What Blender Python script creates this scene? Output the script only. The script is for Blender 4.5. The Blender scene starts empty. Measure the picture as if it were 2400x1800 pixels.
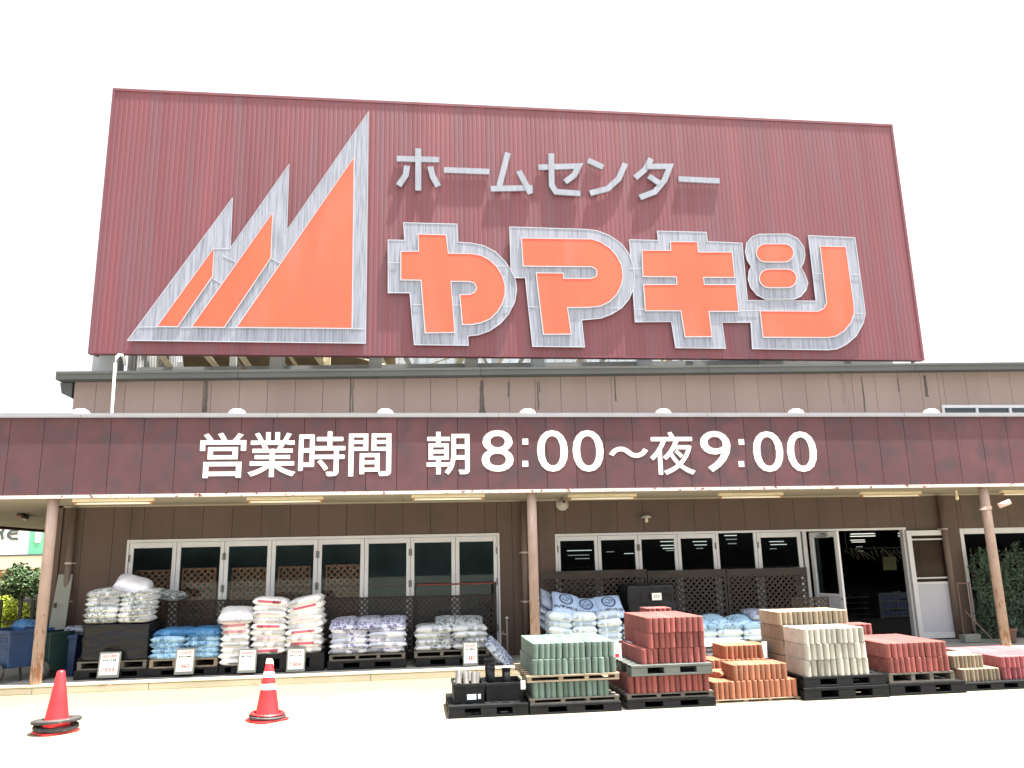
import bpy, bmesh, math, random
from mathutils import Vector, Matrix, noise
random.seed(7)
SC = bpy.context.scene
COL = SC.collection
R = math.radians

# ---------------------------------------------------------------- camera
cam_d = bpy.data.cameras.new("camera")
cam_d.sensor_width = 36.0
cam_d.lens = 36.0 * 1867.0 / 2400.0
cam_d.clip_start = 0.1
cam_d.clip_end = 2000
cam = bpy.data.objects.new("camera", cam_d)
COL.objects.link(cam)
yaw, pit, rol = R(7.1162), R(12.3293), R(-1.29993)
_f = Vector((math.sin(yaw), math.cos(yaw), 0)); _r = Vector((math.cos(yaw), -math.sin(yaw), 0)); _u = Vector((0, 0, 1))
FW = _f * math.cos(pit) + _u * math.sin(pit)
_u2 = _u * math.cos(pit) - _f * math.sin(pit)
RT = _r * math.cos(rol) + _u2 * math.sin(rol)
UP = _u2 * math.cos(rol) - _r * math.sin(rol)
CAM = Vector((0, 0, 1.65))
cam.matrix_world = Matrix(((RT.x, UP.x, -FW.x, CAM.x), (RT.y, UP.y, -FW.y, CAM.y), (RT.z, UP.z, -FW.z, CAM.z), (0, 0, 0, 1)))
SC.camera = cam

# ---------------------------------------------------------------- sky, sun, exposure
SUN = Vector((0.24, -0.075, 0.962)).normalized()
EL = math.asin(SUN.z)
AZ = math.atan2(SUN.x, SUN.y)
wd = bpy.data.worlds.new("World"); SC.world = wd; wd.use_nodes = True
wn = wd.node_tree
bgn = wn.nodes["Background"]
sky = wn.nodes.new("ShaderNodeTexSky"); sky.sky_type = 'NISHITA'; sky.sun_disc = False
sky.sun_elevation = EL; sky.sun_rotation = AZ
sky.air_density = 1.0; sky.dust_density = 6.0; sky.ozone_density = 1.0
hs = wn.nodes.new("ShaderNodeHueSaturation"); hs.inputs["Saturation"].default_value = 0.12
wn.links.new(sky.outputs[0], hs.inputs["Color"])
wn.links.new(hs.outputs[0], bgn.inputs[0])
bgn.inputs[1].default_value = 0.105
sl = bpy.data.lights.new("sun", 'SUN'); sl.energy = 5.0; sl.angle = R(0.53); sl.color = (1.0, 0.95, 0.86)
so = bpy.data.objects.new("sun", sl); COL.objects.link(so)
so.rotation_euler = SUN.to_track_quat('Z', 'Y').to_euler()
so.location = (5, 0, 30)
SC.view_settings.view_transform = 'Standard'
SC.view_settings.look = 'None'
SC.view_settings.exposure = 2.0
SC.view_settings.gamma = 1.0
SC.view_settings.use_curve_mapping = False

# ---------------------------------------------------------------- measuring: pixel of the photograph on a known plane
def ray(x, y):
    return RT * ((x - 1200) / 1867) + UP * (-(y - 900) / 1867) + FW
def W(x, y, Y):
    d = ray(x, y); p = CAM + d * (Y / d.y); return (p.x, p.z)
def GZ(x, y, z=0.0):
    d = ray(x, y); p = CAM + d * ((z - CAM.z) / d.z); return (p.x, p.y)

# ---------------------------------------------------------------- materials
def lin(c):
    return tuple(((v / 255) / 12.92 if v / 255 <= 0.04045 else ((v / 255 + 0.055) / 1.055) ** 2.4) for v in c)
def mat(name, col, rough=0.7, var=0.12, scale=4.0, stretch=(1, 1, 1), col2=None, thr=None, bump=0.0, bscale=40.0, metal=0.0, island=0.0, spec=0.5, objvar=0.0):
    """noise-varied paint; col2 with thr=(a,b) lays stains or wear over the base where a second noise is high"""
    m = bpy.data.materials.new(name); m.use_nodes = True
    nt = m.node_tree; N = nt.nodes; L = nt.links
    b = N["Principled BSDF"]; b.inputs["Roughness"].default_value = rough
    b.inputs["Metallic"].default_value = metal
    b.inputs["Specular IOR Level"].default_value = spec
    tc = N.new("ShaderNodeTexCoord"); mp = N.new("ShaderNodeMapping"); mp.inputs["Scale"].default_value = stretch
    L.new(tc.outputs["Object"], mp.inputs[0])
    nz = N.new("ShaderNodeTexNoise"); nz.inputs["Scale"].default_value = scale; nz.inputs["Detail"].default_value = 6
    L.new(mp.outputs[0], nz.inputs["Vector"])
    mr = N.new("ShaderNodeMapRange"); mr.inputs[1].default_value = 0.3; mr.inputs[2].default_value = 0.7
    mr.inputs[3].default_value = 1 - var; mr.inputs[4].default_value = 1 + var
    L.new(nz.outputs[0], mr.inputs[0])
    fac = mr.outputs[0]
    def mul(a, lo, hi, src):
        r = N.new("ShaderNodeMapRange"); r.inputs[3].default_value = lo; r.inputs[4].default_value = hi
        L.new(src, r.inputs[0]); q = N.new("ShaderNodeMath"); q.operation = 'MULTIPLY'
        L.new(a, q.inputs[0]); L.new(r.outputs[0], q.inputs[1]); return q.outputs[0]
    if island:
        g = N.new("ShaderNodeNewGeometry"); fac = mul(fac, 1 - island, 1 + island, g.outputs["Random Per Island"])
    if objvar:
        oi = N.new("ShaderNodeObjectInfo"); fac = mul(fac, 1 - objvar, 1 + objvar, oi.outputs["Random"])
    vm = N.new("ShaderNodeVectorMath"); vm.operation = 'SCALE'; vm.inputs[0].default_value = col[:3]
    L.new(fac, vm.inputs["Scale"])
    out = vm.outputs[0]
    if col2:
        n2 = N.new("ShaderNodeTexNoise"); n2.inputs["Scale"].default_value = scale * 1.7; n2.inputs["Detail"].default_value = 8
        m2 = N.new("ShaderNodeMapping"); m2.inputs["Scale"].default_value = stretch; m2.inputs["Location"].default_value = (7.3, 2.1, 4.7)
        L.new(tc.outputs["Object"], m2.inputs[0]); L.new(m2.outputs[0], n2.inputs["Vector"])
        r2 = N.new("ShaderNodeMapRange"); r2.inputs[1].default_value = thr[0]; r2.inputs[2].default_value = thr[1]
        L.new(n2.outputs[0], r2.inputs[0])
        mx = N.new("ShaderNodeMix"); mx.data_type = 'RGBA'
        L.new(r2.outputs[0], mx.inputs[0]); L.new(out, mx.inputs[6]); mx.inputs[7].default_value = (*col2, 1)
        out = mx.outputs[2]
    L.new(out, b.inputs["Base Color"])
    if bump:
        n3 = N.new("ShaderNodeTexNoise"); n3.inputs["Scale"].default_value = bscale; n3.inputs["Detail"].default_value = 5
        L.new(tc.outputs["Object"], n3.inputs["Vector"])
        bp = N.new("ShaderNodeBump"); bp.inputs["Strength"].default_value = bump; bp.inputs["Distance"].default_value = 0.02
        L.new(n3.outputs[0], bp.inputs["Height"]); L.new(bp.outputs[0], b.inputs["Normal"])
    return m
def add_zwear(m, col, z0, z1, scale=9.0, hi=0.62):
    """rust that is denser between z0 (full) and z1 (none), object space height"""
    nt = m.node_tree; N = nt.nodes; L = nt.links; b = N["Principled BSDF"]
    src = b.inputs["Base Color"].links[0].from_socket
    tc = N.new("ShaderNodeTexCoord"); sx = N.new("ShaderNodeSeparateXYZ"); L.new(tc.outputs["Object"], sx.inputs[0])
    r = N.new("ShaderNodeMapRange"); r.inputs[1].default_value = z0; r.inputs[2].default_value = z1; r.inputs[3].default_value = 0.40; r.inputs[4].default_value = hi
    L.new(sx.outputs[2], r.inputs[0])
    nz = N.new("ShaderNodeTexNoise"); nz.inputs["Scale"].default_value = scale; nz.inputs["Detail"].default_value = 8
    mpp = N.new("ShaderNodeMapping"); mpp.inputs["Scale"].default_value = (1, 1, .3); L.new(tc.outputs["Object"], mpp.inputs[0]); L.new(mpp.outputs[0], nz.inputs["Vector"])
    s = N.new("ShaderNodeMath"); s.operation = 'SUBTRACT'; L.new(nz.outputs[0], s.inputs[0]); L.new(r.outputs[0], s.inputs[1])
    r2 = N.new("ShaderNodeMapRange"); r2.inputs[1].default_value = 0.0; r2.inputs[2].default_value = 0.14
    L.new(s.outputs[0], r2.inputs[0])
    mx = N.new("ShaderNodeMix"); mx.data_type = 'RGBA'; L.new(r2.outputs[0], mx.inputs[0]); L.new(src, mx.inputs[6]); mx.inputs[7].default_value = (*col, 1)
    L.new(mx.outputs[2], b.inputs["Base Color"]); return m
def glow(name, col, s):
    m = bpy.data.materials.new(name); m.use_nodes = True
    b = m.node_tree.nodes["Principled BSDF"]; b.inputs["Emission Color"].default_value = (*col, 1); b.inputs["Emission Strength"].default_value = s
    b.inputs["Base Color"].default_value = (*col, 1); return m
def glass_mat(name, tint, refl=0.05):
    m = bpy.data.materials.new(name); m.use_nodes = True
    nt = m.node_tree; N = nt.nodes; L = nt.links; N.remove(N["Principled BSDF"])
    t = N.new("ShaderNodeBsdfTransparent"); t.inputs[0].default_value = (*tint, 1)
    g = N.new("ShaderNodeBsdfGlossy"); g.inputs["Roughness"].default_value = 0.02; g.inputs[0].default_value = (0.9, 0.95, 0.93, 1)
    lw = N.new("ShaderNodeFresnel"); lw.inputs[0].default_value = 1.12
    ml = N.new("ShaderNodeMath"); ml.operation = 'ADD'; ml.inputs[1].default_value = refl - 0.01
    L.new(lw.outputs[0], ml.inputs[0])
    mx = N.new("ShaderNodeMixShader"); L.new(ml.outputs[0], mx.inputs[0]); L.new(t.outputs[0], mx.inputs[1]); L.new(g.outputs[0], mx.inputs[2])
    L.new(mx.outputs[0], N["Material Output"].inputs[0]); return m

M = {}
M['ground'] = mat('concrete_lot', (0.25, 0.235, 0.195), 0.9, 0.1, 1.3, col2=(0.26, 0.21, 0.14), thr=(0.52, 0.8), bump=0.15, bscale=60)
M['kerb'] = mat('kerb_concrete', (0.62, 0.56, 0.43), 0.9, 0.12, 3.0, (0.4, 1, 1), col2=(0.30, 0.24, 0.17), thr=(0.62, 0.8), bump=0.2)
M['platform'] = mat('walkway_concrete', (0.22, 0.22, 0.21), 0.85, 0.15, 2.0, col2=(0.2, 0.19, 0.17), thr=(0.58, 0.75), bump=0.1)
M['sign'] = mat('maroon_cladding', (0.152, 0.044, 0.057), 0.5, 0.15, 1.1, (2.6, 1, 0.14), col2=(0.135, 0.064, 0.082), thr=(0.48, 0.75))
M['silver'] = mat('silver_panel', (0.27, 0.295, 0.365), 0.5, 0.13, 4.0, (7, 1, 0.3), col2=(0.15, 0.165, 0.21), thr=(0.44, 0.70))
M['silverb'] = mat('pale_letter_panel', (0.25, 0.275, 0.335), 0.5, 0.12, 5.0, (3, 1, 0.4), col2=(0.17, 0.18, 0.22), thr=(0.55, 0.8))
M['orange'] = mat('orange_panel', (0.60, 0.096, 0.047), 0.5, 0.08, 0.9, (1.6, 1, 0.4), col2=(0.58, 0.118, 0.078), thr=(0.5, 0.75))
M['trimw'] = mat('white_edge_trim', (0.38, 0.40, 0.46), 0.5, 0.05)
M['fascia'] = mat('maroon_board', (0.088, 0.034, 0.043), 0.75, 0.16, 2.2, (1, 1, 1), col2=(0.058, 0.033, 0.042), thr=(0.45, 0.7), bump=0.12, bscale=70, island=0.13)
M['lettering'] = mat('white_lettering', (0.85, 0.85, 0.85), 0.5, 0.03)
M['cap'] = mat('galvanised_cap', (0.27, 0.275, 0.31), 0.5, 0.08, 3)
M['lip'] = mat('worn_lip', (0.62, 0.57, 0.53), 0.8, 0.1, 9, (1, 1, 1), col2=(0.16, 0.05, 0.06), thr=(0.60, 0.66))
M['soffit'] = mat('cream_soffit', (0.30, 0.27, 0.215), 0.8, 0.08, 1.5, col2=(0.34, 0.29, 0.2), thr=(0.62, 0.8))
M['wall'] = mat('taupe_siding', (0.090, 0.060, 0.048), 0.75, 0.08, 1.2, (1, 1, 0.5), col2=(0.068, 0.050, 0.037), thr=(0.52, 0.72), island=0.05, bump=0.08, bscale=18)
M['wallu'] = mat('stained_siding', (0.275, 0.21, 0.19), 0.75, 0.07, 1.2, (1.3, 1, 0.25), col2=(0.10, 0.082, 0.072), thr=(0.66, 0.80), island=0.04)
M['stain'] = mat('water_stain', (0.105, 0.088, 0.080), 0.9, 0.3, 5, (1, 1, 0.3))
M['groove'] = mat('dark_joint', (0.045, 0.032, 0.030), 0.9, 0.05)
M['gutter'] = mat('grey_gutter', (0.075, 0.079, 0.078), 0.6, 0.12, 2.0, (0.6, 1, 1), island=0.05)
M['pipe'] = mat('brown_pipe', (0.13, 0.095, 0.08), 0.6, 0.08, 3)
M['wpipe'] = mat('white_pipe', (0.8, 0.78, 0.76), 0.5, 0.04)
M['post'] = add_zwear(mat('beige_post', (0.36, 0.265, 0.235), 0.65, 0.10, 5, col2=(0.24, 0.12, 0.07), thr=(0.66, 0.72)), (0.235, 0.105, 0.052), -1.5, 0.8, 26.0, 0.72)
M['frame'] = mat('white_window_frame', (0.55, 0.56, 0.59), 0.5, 0.06, 3, col2=(0.5, 0.5, 0.53), thr=(0.68, 0.85))
M['hinge'] = mat('dark_hinge', (0.10, 0.10, 0.11), 0.5, 0.1)
M['doorp'] = mat('pale_door_panel', (0.42, 0.43, 0.49), 0.5, 0.06, 1.5)
M['glass'] = glass_mat('window_glass', (0.78, 0.85, 0.86), 0.02)
M['steel'] = mat('sign_frame_steel', (0.32, 0.33, 0.34), 0.6, 0.1, 3, col2=(0.27, 0.17, 0.10), thr=(0.62, 0.75))
M['cream'] = mat('cream_steel', (0.62, 0.54, 0.38), 0.6, 0.1, 3)
M['back'] = mat('bluegrey_sheet', (0.42, 0.46, 0.50), 0.6, 0.08, 2)
M['fix'] = mat('fixture_enamel', (0.78, 0.70, 0.50), 0.5, 0.06, 6, col2=(0.40, 0.16, 0.05), thr=(0.62, 0.70))
M['tube'] = mat('unlit_tube', (0.85, 0.82, 0.72), 0.3, 0.02)
M['dark'] = mat('dark_interior', (0.10, 0.112, 0.105), 0.9, 0.2, 2)
M['dfloor'] = mat('shop_floor', (0.12, 0.12, 0.115), 0.6, 0.2, 1)
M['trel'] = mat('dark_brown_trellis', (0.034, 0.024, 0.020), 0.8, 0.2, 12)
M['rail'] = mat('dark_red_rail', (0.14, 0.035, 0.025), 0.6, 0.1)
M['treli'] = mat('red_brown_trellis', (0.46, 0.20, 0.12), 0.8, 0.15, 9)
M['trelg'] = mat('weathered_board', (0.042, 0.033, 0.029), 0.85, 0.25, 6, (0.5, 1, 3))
M['bplastic'] = mat('black_plastic', (0.010, 0.011, 0.013), 0.55, 0.25, 8, col2=(0.03, 0.03, 0.03), thr=(0.62, 0.85), spec=0.18)
M['gplastic'] = mat('grey_plastic', (0.08, 0.09, 0.086), 0.6, 0.15, 6)
M['wood'] = mat('pallet_wood', (0.22, 0.175, 0.125), 0.85, 0.25, 9, (0.6, 3, 3), island=0.15)
M['woodg'] = mat('grey_pallet_wood', (0.10, 0.092, 0.08), 0.85, 0.25, 9, (0.6, 3, 3), island=0.15)
M['wrap'] = mat('black_sheeting', (0.009, 0.009, 0.012), 0.3, 0.3, 5, (1, 1, 5), bump=0.9, bscale=7, spec=0.3)
M['rubber'] = mat('black_rubber', (0.035, 0.034, 0.034), 0.65, 0.25, 12, col2=(0.16, 0.14, 0.12), thr=(0.6, 0.75))
M['cone'] = mat('red_cone_plastic', (0.72, 0.022, 0.028), 0.4, 0.06, 5, col2=(0.6, 0.05, 0.05), thr=(0.62, 0.8))
M['white'] = mat('white_band', (0.82, 0.82, 0.82), 0.5, 0.04, 8, col2=(0.55, 0.5, 0.48), thr=(0.66, 0.8))
M['paper'] = mat('white_paper', (0.80, 0.80, 0.78), 0.6, 0.03)
M['red_ink'] = mat('red_ink', (0.60, 0.03, 0.05), 0.6, 0.1)
M['pink_ink'] = mat('pale_red_ink', (0.75, 0.35, 0.36), 0.6, 0.1)
M['dark_ink'] = mat('dark_ink', (0.07, 0.09, 0.09), 0.6, 0.1)
M['grey_ink'] = mat('grey_ink', (0.42, 0.44, 0.44), 0.6, 0.1)
M['signfr'] = mat('grey_sign_frame', (0.20, 0.215, 0.20), 0.6, 0.1)
def block_mat(n, c, c2):
    return mat(n, c, 0.9, 0.14, 7, col2=c2, thr=(0.55, 0.78), bump=0.25, bscale=90, objvar=0.28)
M['b_green'] = block_mat('green_block', (0.105, 0.155, 0.135), (0.16, 0.21, 0.185))
M['b_red'] = block_mat('red_block', (0.22, 0.062, 0.056), (0.26, 0.095, 0.085))
M['b_orange'] = block_mat('orange_block', (0.32, 0.125, 0.07), (0.25, 0.13, 0.08))
M['b_white'] = block_mat('offwhite_block', (0.34, 0.33, 0.295), (0.29, 0.275, 0.245))
M['b_tan'] = block_mat('tan_block', (0.235, 0.19, 0.135), (0.20, 0.16, 0.115))
M['b_pink'] = block_mat('rose_block', (0.29, 0.08, 0.092), (0.31, 0.12, 0.115))
M['tile'] = mat('grey_clay', (0.06, 0.058, 0.055), 0.7, 0.2, 9)
M['blue'] = mat('blue_plastic', (0.006, 0.028, 0.098), 0.5, 0.2, 3, col2=(0.010, 0.042, 0.125), thr=(0.5, 0.75))
M['dgreen'] = mat('dark_green_plastic', (0.006, 0.024, 0.024), 0.5, 0.2, 3)
M['lblue'] = mat('light_blue_film', (0.12, 0.30, 0.62), 0.35, 0.3, 9)
M['owheel'] = mat('orange_rim', (0.30, 0.085, 0.03), 0.5, 0.1)
M['bwheel'] = mat('grey_blue_rim', (0.16, 0.23, 0.27), 0.5, 0.1)
M['greyboard'] = mat('grey_board', (0.235, 0.25, 0.23), 0.8, 0.08, 2)
M['bstone'] = mat('grey_block', (0.20, 0.21, 0.20), 0.9, 0.1, 5)
M['leafd'] = mat('dark_leaf', (0.012, 0.036, 0.014), 0.6, 0.4, 3, island=0.5)
M['leafy'] = mat('lime_leaf', (0.42, 0.50, 0.04), 0.6, 0.3, 3, island=0.4)
M['leaft'] = mat('tree_leaf', (0.055, 0.10, 0.035), 0.6, 0.3, 3, island=0.5)
M['bark'] = mat('bark', (0.13, 0.09, 0.06), 0.9, 0.2, 9)
M['metal'] = mat('galvanised_rod', (0.38, 0.38, 0.38), 0.4, 0.1, 9, metal=0.6)
M['black'] = mat('black_paint', (0.012, 0.012, 0.013), 0.5, 0.1)
M['terra'] = mat('brown_pot', (0.10, 0.05, 0.045), 0.7, 0.1)
M['fwhite'] = mat('white_cladding', (0.8, 0.8, 0.8), 0.6, 0.03)
M['fgreen'] = mat('green_cladding', (0.16, 0.55, 0.33), 0.6, 0.05)
M['fcream'] = mat('cream_band', (0.8, 0.72, 0.6), 0.7, 0.05)
M['fbrick'] = mat('ochre_brick', (0.36, 0.17, 0.07), 0.85, 0.2, 2.5, (1, 1, 4))
M['lightstrip'] = glow('lit_tube', (1.0, 0.97, 0.88), 0.30)
M['lightdim'] = glow('dim_tube', (1.0, 0.97, 0.88), 0.10)
M['yellow'] = mat('yellow_goods', (0.11, 0.11, 0.03), 0.6, 0.4, 5)

def bag_mat(name, col, ink, dens, fine=34.0, band=None, ringtop=False, sheen=0.38):
    m = mat(name, col, sheen, 0.07, 6, objvar=0.06, bump=0.25, bscale=14)
    nt = m.node_tree; N = nt.nodes; L = nt.links; b = N["Principled BSDF"]
    tc = N.new("ShaderNodeTexCoord")
    oi = N.new("ShaderNodeObjectInfo")
    def overlay(fac, c):
        s = b.inputs["Base Color"].links[0].from_socket
        mx = N.new("ShaderNodeMix"); mx.data_type = 'RGBA'
        L.new(fac, mx.inputs[0]); L.new(s, mx.inputs[6]); mx.inputs[7].default_value = (*c, 1)
        L.new(mx.outputs[2], b.inputs["Base Color"])
    def ramp(src, a, c):
        r = N.new("ShaderNodeMapRange"); r.inputs[1].default_value = a; r.inputs[2].default_value = c; L.new(src, r.inputs[0]); return r.outputs[0]
    def math2(op, a, c):
        q = N.new("ShaderNodeMath"); q.operation = op
        for i, v in enumerate((a, c)):
            if hasattr(v, 'is_output'): L.new(v, q.inputs[i])
            else: q.inputs[i].default_value = v
        return q.outputs[0]
    mp = N.new("ShaderNodeMapping"); mp.inputs["Scale"].default_value = (1, 0.8, 1.6)
    L.new(tc.outputs["Object"], mp.inputs[0])
    n1 = N.new("ShaderNodeTexNoise"); n1.noise_dimensions = '4D'; n1.inputs["Scale"].default_value = 5.5; L.new(mp.outputs[0], n1.inputs["Vector"])
    L.new(math2('MULTIPLY', oi.outputs["Random"], 37.0), n1.inputs["W"])
    n2 = N.new("ShaderNodeTexNoise"); n2.inputs["Scale"].default_value = fine; n2.inputs["Detail"].default_value = 3; L.new(mp.outputs[0], n2.inputs["Vector"])
    f = math2('MULTIPLY', ramp(n1.outputs[0], 1 - dens, 1.04 - dens), ramp(n2.outputs[0], 0.49, 0.55))
    overlay(f, ink)
    sx = N.new("ShaderNodeSeparateXYZ"); L.new(tc.outputs["Object"], sx.inputs[0])
    if band:
        # a printed red bar on the long side of the bag
        d = math2('MULTIPLY', ramp(math2('ABSOLUTE', math2('ADD', sx.outputs[0], 0.01), 0), 0.17, 0.16), ramp(math2('ABSOLUTE', math2('SUBTRACT', sx.outputs[2], 0.010), 0), 0.021, 0.014))
        y = ramp(sx.outputs[1], -0.02, -0.03)
        overlay(math2('MULTIPLY', math2('MULTIPLY', d, y), ramp(oi.outputs["Random"], 0.05, 0.75)), band)
    if ringtop:
        vx = math2('MULTIPLY', sx.outputs[0], sx.outputs[0]); yy = math2('SUBTRACT', sx.outputs[1], 0.07); vy = math2('MULTIPLY', math2('MULTIPLY', yy, yy), 0.8)
        rr = math2('SQRT', math2('ADD', vx, vy), 0)
        overlay(ramp(math2('ABSOLUTE', math2('SUBTRACT', rr, 0.10), 0), 0.016, 0.011), ink)
        ch = ramp(n2.outputs[0], 0.50, 0.52)
        overlay(math2('MULTIPLY', ch, ramp(rr, 0.08, 0.07)), ink)
        tx = math2('MULTIPLY', ramp(math2('ABSOLUTE', math2('ADD', sx.outputs[1], 0.115), 0), 0.036, 0.032), ramp(math2('ABSOLUTE', sx.outputs[0], 0), 0.2, 0.19))
        overlay(math2('MULTIPLY', tx, ramp(n2.outputs[0], 0.46, 0.48)), (0.012, 0.02, 0.05))
    return m
M['bag_w'] = bag_mat('white_green_print_bag', (0.62, 0.64, 0.68), (0.20, 0.26, 0.25), 0.52)
M['bag_plain'] = bag_mat('plain_white_bag', (0.66, 0.67, 0.74), (0.55, 0.56, 0.62), 0.40)
M['bag_blue'] = bag_mat('blue_bag', (0.32, 0.50, 0.66), (0.10, 0.24, 0.42), 0.56)
M['bag_dblue'] = bag_mat('deep_blue_bag', (0.06, 0.22, 0.46), (0.03, 0.10, 0.25), 0.5)
M['bag_red'] = bag_mat('white_bag_red_bar', (0.74, 0.75, 0.76), (0.55, 0.50, 0.55), 0.40, band=(0.48, 0.075, 0.12))
M['bag_rw'] = bag_mat('white_bag_faint_print', (0.74, 0.75, 0.77), (0.50, 0.44, 0.48), 0.42)
M['bag_pur'] = bag_mat('white_bag_purple_print', (0.62, 0.65, 0.74), (0.20, 0.18, 0.34), 0.46)
M['bag_purt'] = bag_mat('white_bag_dense_print', (0.50, 0.53, 0.66), (0.13, 0.11, 0.24), 0.60)
M['bag_gry'] = bag_mat('grey_white_bag', (0.46, 0.49, 0.53), (0.09, 0.12, 0.14), 0.46)
M['bag_gryt'] = bag_mat('grey_printed_bag', (0.38, 0.42, 0.45), (0.07, 0.10, 0.11), 0.62)
M['bag_ring'] = bag_mat('pale_blue_ring_bag', (0.36, 0.48, 0.68), (0.03, 0.06, 0.14), 0.2, fine=46, ringtop=True)
M['bag_lb'] = bag_mat('pale_blue_bag', (0.56, 0.66, 0.76), (0.42, 0.52, 0.62), 0.35)
M['bag_mid'] = bag_mat('mid_blue_bag', (0.33, 0.52, 0.70), (0.12, 0.22, 0.36), 0.48)
M['bag_mint'] = bag_mat('mint_white_bag', (0.60, 0.68, 0.68), (0.40, 0.34, 0.44), 0.5)
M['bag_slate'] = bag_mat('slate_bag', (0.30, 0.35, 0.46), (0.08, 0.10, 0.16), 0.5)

# ---------------------------------------------------------------- mesh building
class MB:
    def __init__(s): s.v = []; s.f = []; s.mi = []
    def add(s, vs, fs, mi=0):
        o = len(s.v); s.v += [tuple(v) for v in vs]; s.f += [tuple(i + o for i in f) for f in fs]; s.mi += [mi] * len(fs); return s
    def box(s, x0, x1, y0, y1, z0, z1, mi=0):
        return s.add([(x0, y0, z0), (x1, y0, z0), (x1, y1, z0), (x0, y1, z0), (x0, y0, z1), (x1, y0, z1), (x1, y1, z1), (x0, y1, z1)],
                     [(0, 3, 2, 1), (4, 5, 6, 7), (0, 1, 5, 4), (1, 2, 6, 5), (2, 3, 7, 6), (3, 0, 4, 7)], mi)
    def hexa(s, pts, mi=0):   # 8 points, bottom loop then top loop
        return s.add(pts, [(0, 3, 2, 1), (4, 5, 6, 7), (0, 1, 5, 4), (1, 2, 6, 5), (2, 3, 7, 6), (3, 0, 4, 7)], mi)
    def prism(s, poly, y0, y1, mi=0):   # poly in XZ, extruded from y0 (front) to y1
        a = sum(poly[i][0] * poly[(i + 1) % len(poly)][1] - poly[(i + 1) % len(poly)][0] * poly[i][1] for i in range(len(poly)))
        if a < 0: poly = poly[::-1]
        n = len(poly)
        return s.add([(x, y0, z) for x, z in poly] + [(x, y1, z) for x, z in poly],
                     [tuple(range(n)), tuple(range(2 * n - 1, n - 1, -1))] + [(i + n, (i + 1) % n + n, (i + 1) % n, i)[::1] for i in range(n)], mi)
    def zprism(s, poly, z0, z1, mi=0):
        n = len(poly)
        return s.add([(x, y, z0) for x, y in poly] + [(x, y, z1) for x, y in poly],
                     [tuple(range(n - 1, -1, -1)), tuple(range(n, 2 * n))] + [(i, (i + 1) % n, (i + 1) % n + n, i + n) for i in range(n)], mi)
    def tube(s, pts, r, n=10, mi=0, cap=True):
        pts = [Vector(p) for p in pts]; rs = r if isinstance(r, (list, tuple)) else [r] * len(pts)
        vs = []; prev = None
        for i, p in enumerate(pts):
            t = (pts[min(i + 1, len(pts) - 1)] - pts[max(i - 1, 0)]).normalized()
            a = t.cross(Vector((0, 0, 1)))
            if a.length < 0.05: a = t.cross(Vector((0, 1, 0)))
            a.normalize(); b = t.cross(a)
            vs += [p + (a * math.cos(2 * math.pi * k / n) + b * math.sin(2 * math.pi * k / n)) * rs[i] for k in range(n)]
        fs = [(i * n + k, i * n + (k + 1) % n, (i + 1) * n + (k + 1) % n, (i + 1) * n + k) for i in range(len(pts) - 1) for k in range(n)]
        if cap: fs += [tuple(range(n)), tuple(range((len(pts) - 1) * n, len(pts) * n))]
        return s.add(vs, fs, mi)
    def lathe(s, prof, n=20, c=(0, 0, 0), mi=0):   # prof: (r, z)
        vs = [(c[0] + r * math.cos(2 * math.pi * k / n), c[1] + r * math.sin(2 * math.pi * k / n), c[2] + z) for r, z in prof for k in range(n)]
        fs = [(i * n + k, i * n + (k + 1) % n, (i + 1) * n + (k + 1) % n, (i + 1) * n + k) for i in range(len(prof) - 1) for k in range(n)]
        return s.add(vs, fs, mi)
    def beam(s, p, q, w, mi=0):
        return s.tube([p, q], w, 4, mi)
    def xf(s, mtx):
        s.v = [tuple(mtx @ Vector(v)) for v in s.v]; return s
    def build(s, name, m, parent=None, smooth=False, bevel=0.0, fix=True):
        me = bpy.data.meshes.new(name); me.from_pydata(s.v, [], s.f)
        for k in (m if isinstance(m, (list, tuple)) else [m]): me.materials.append(k)
        for p, i in zip(me.polygons, s.mi): p.material_index = i; p.use_smooth = smooth
        if fix:
            bm = bmesh.new(); bm.from_mesh(me); bmesh.ops.recalc_face_normals(bm, faces=bm.faces); bm.to_mesh(me); bm.free()
        o = bpy.data.objects.new(name, me); COL.objects.link(o)
        if parent: o.parent = parent
        if bevel:
            b = o.modifiers.new("bevel", 'BEVEL'); b.width = bevel; b.segments = 2; b.limit_method = 'ANGLE'
        return o
def tag(o, label=None, cat=None, group=None, kind=None):
    if label: o['label'] = label
    if cat: o['category'] = cat
    if group: o['group'] = group
    if kind: o['kind'] = kind
    return o
def empty(name, loc=(0, 0, 0), label=None, cat=None, group=None, rz=0):
    o = bpy.data.objects.new(name, None); COL.objects.link(o); o.location = loc; o.rotation_euler = (0, 0, rz); o.empty_display_size = 0.1
    return tag(o, label, cat, group)
def copy_tree(o, parent=None):
    c = o.copy(); COL.objects.link(c)
    if parent: c.parent = parent
    for ch in o.children: copy_tree(ch, c)
    return c
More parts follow.
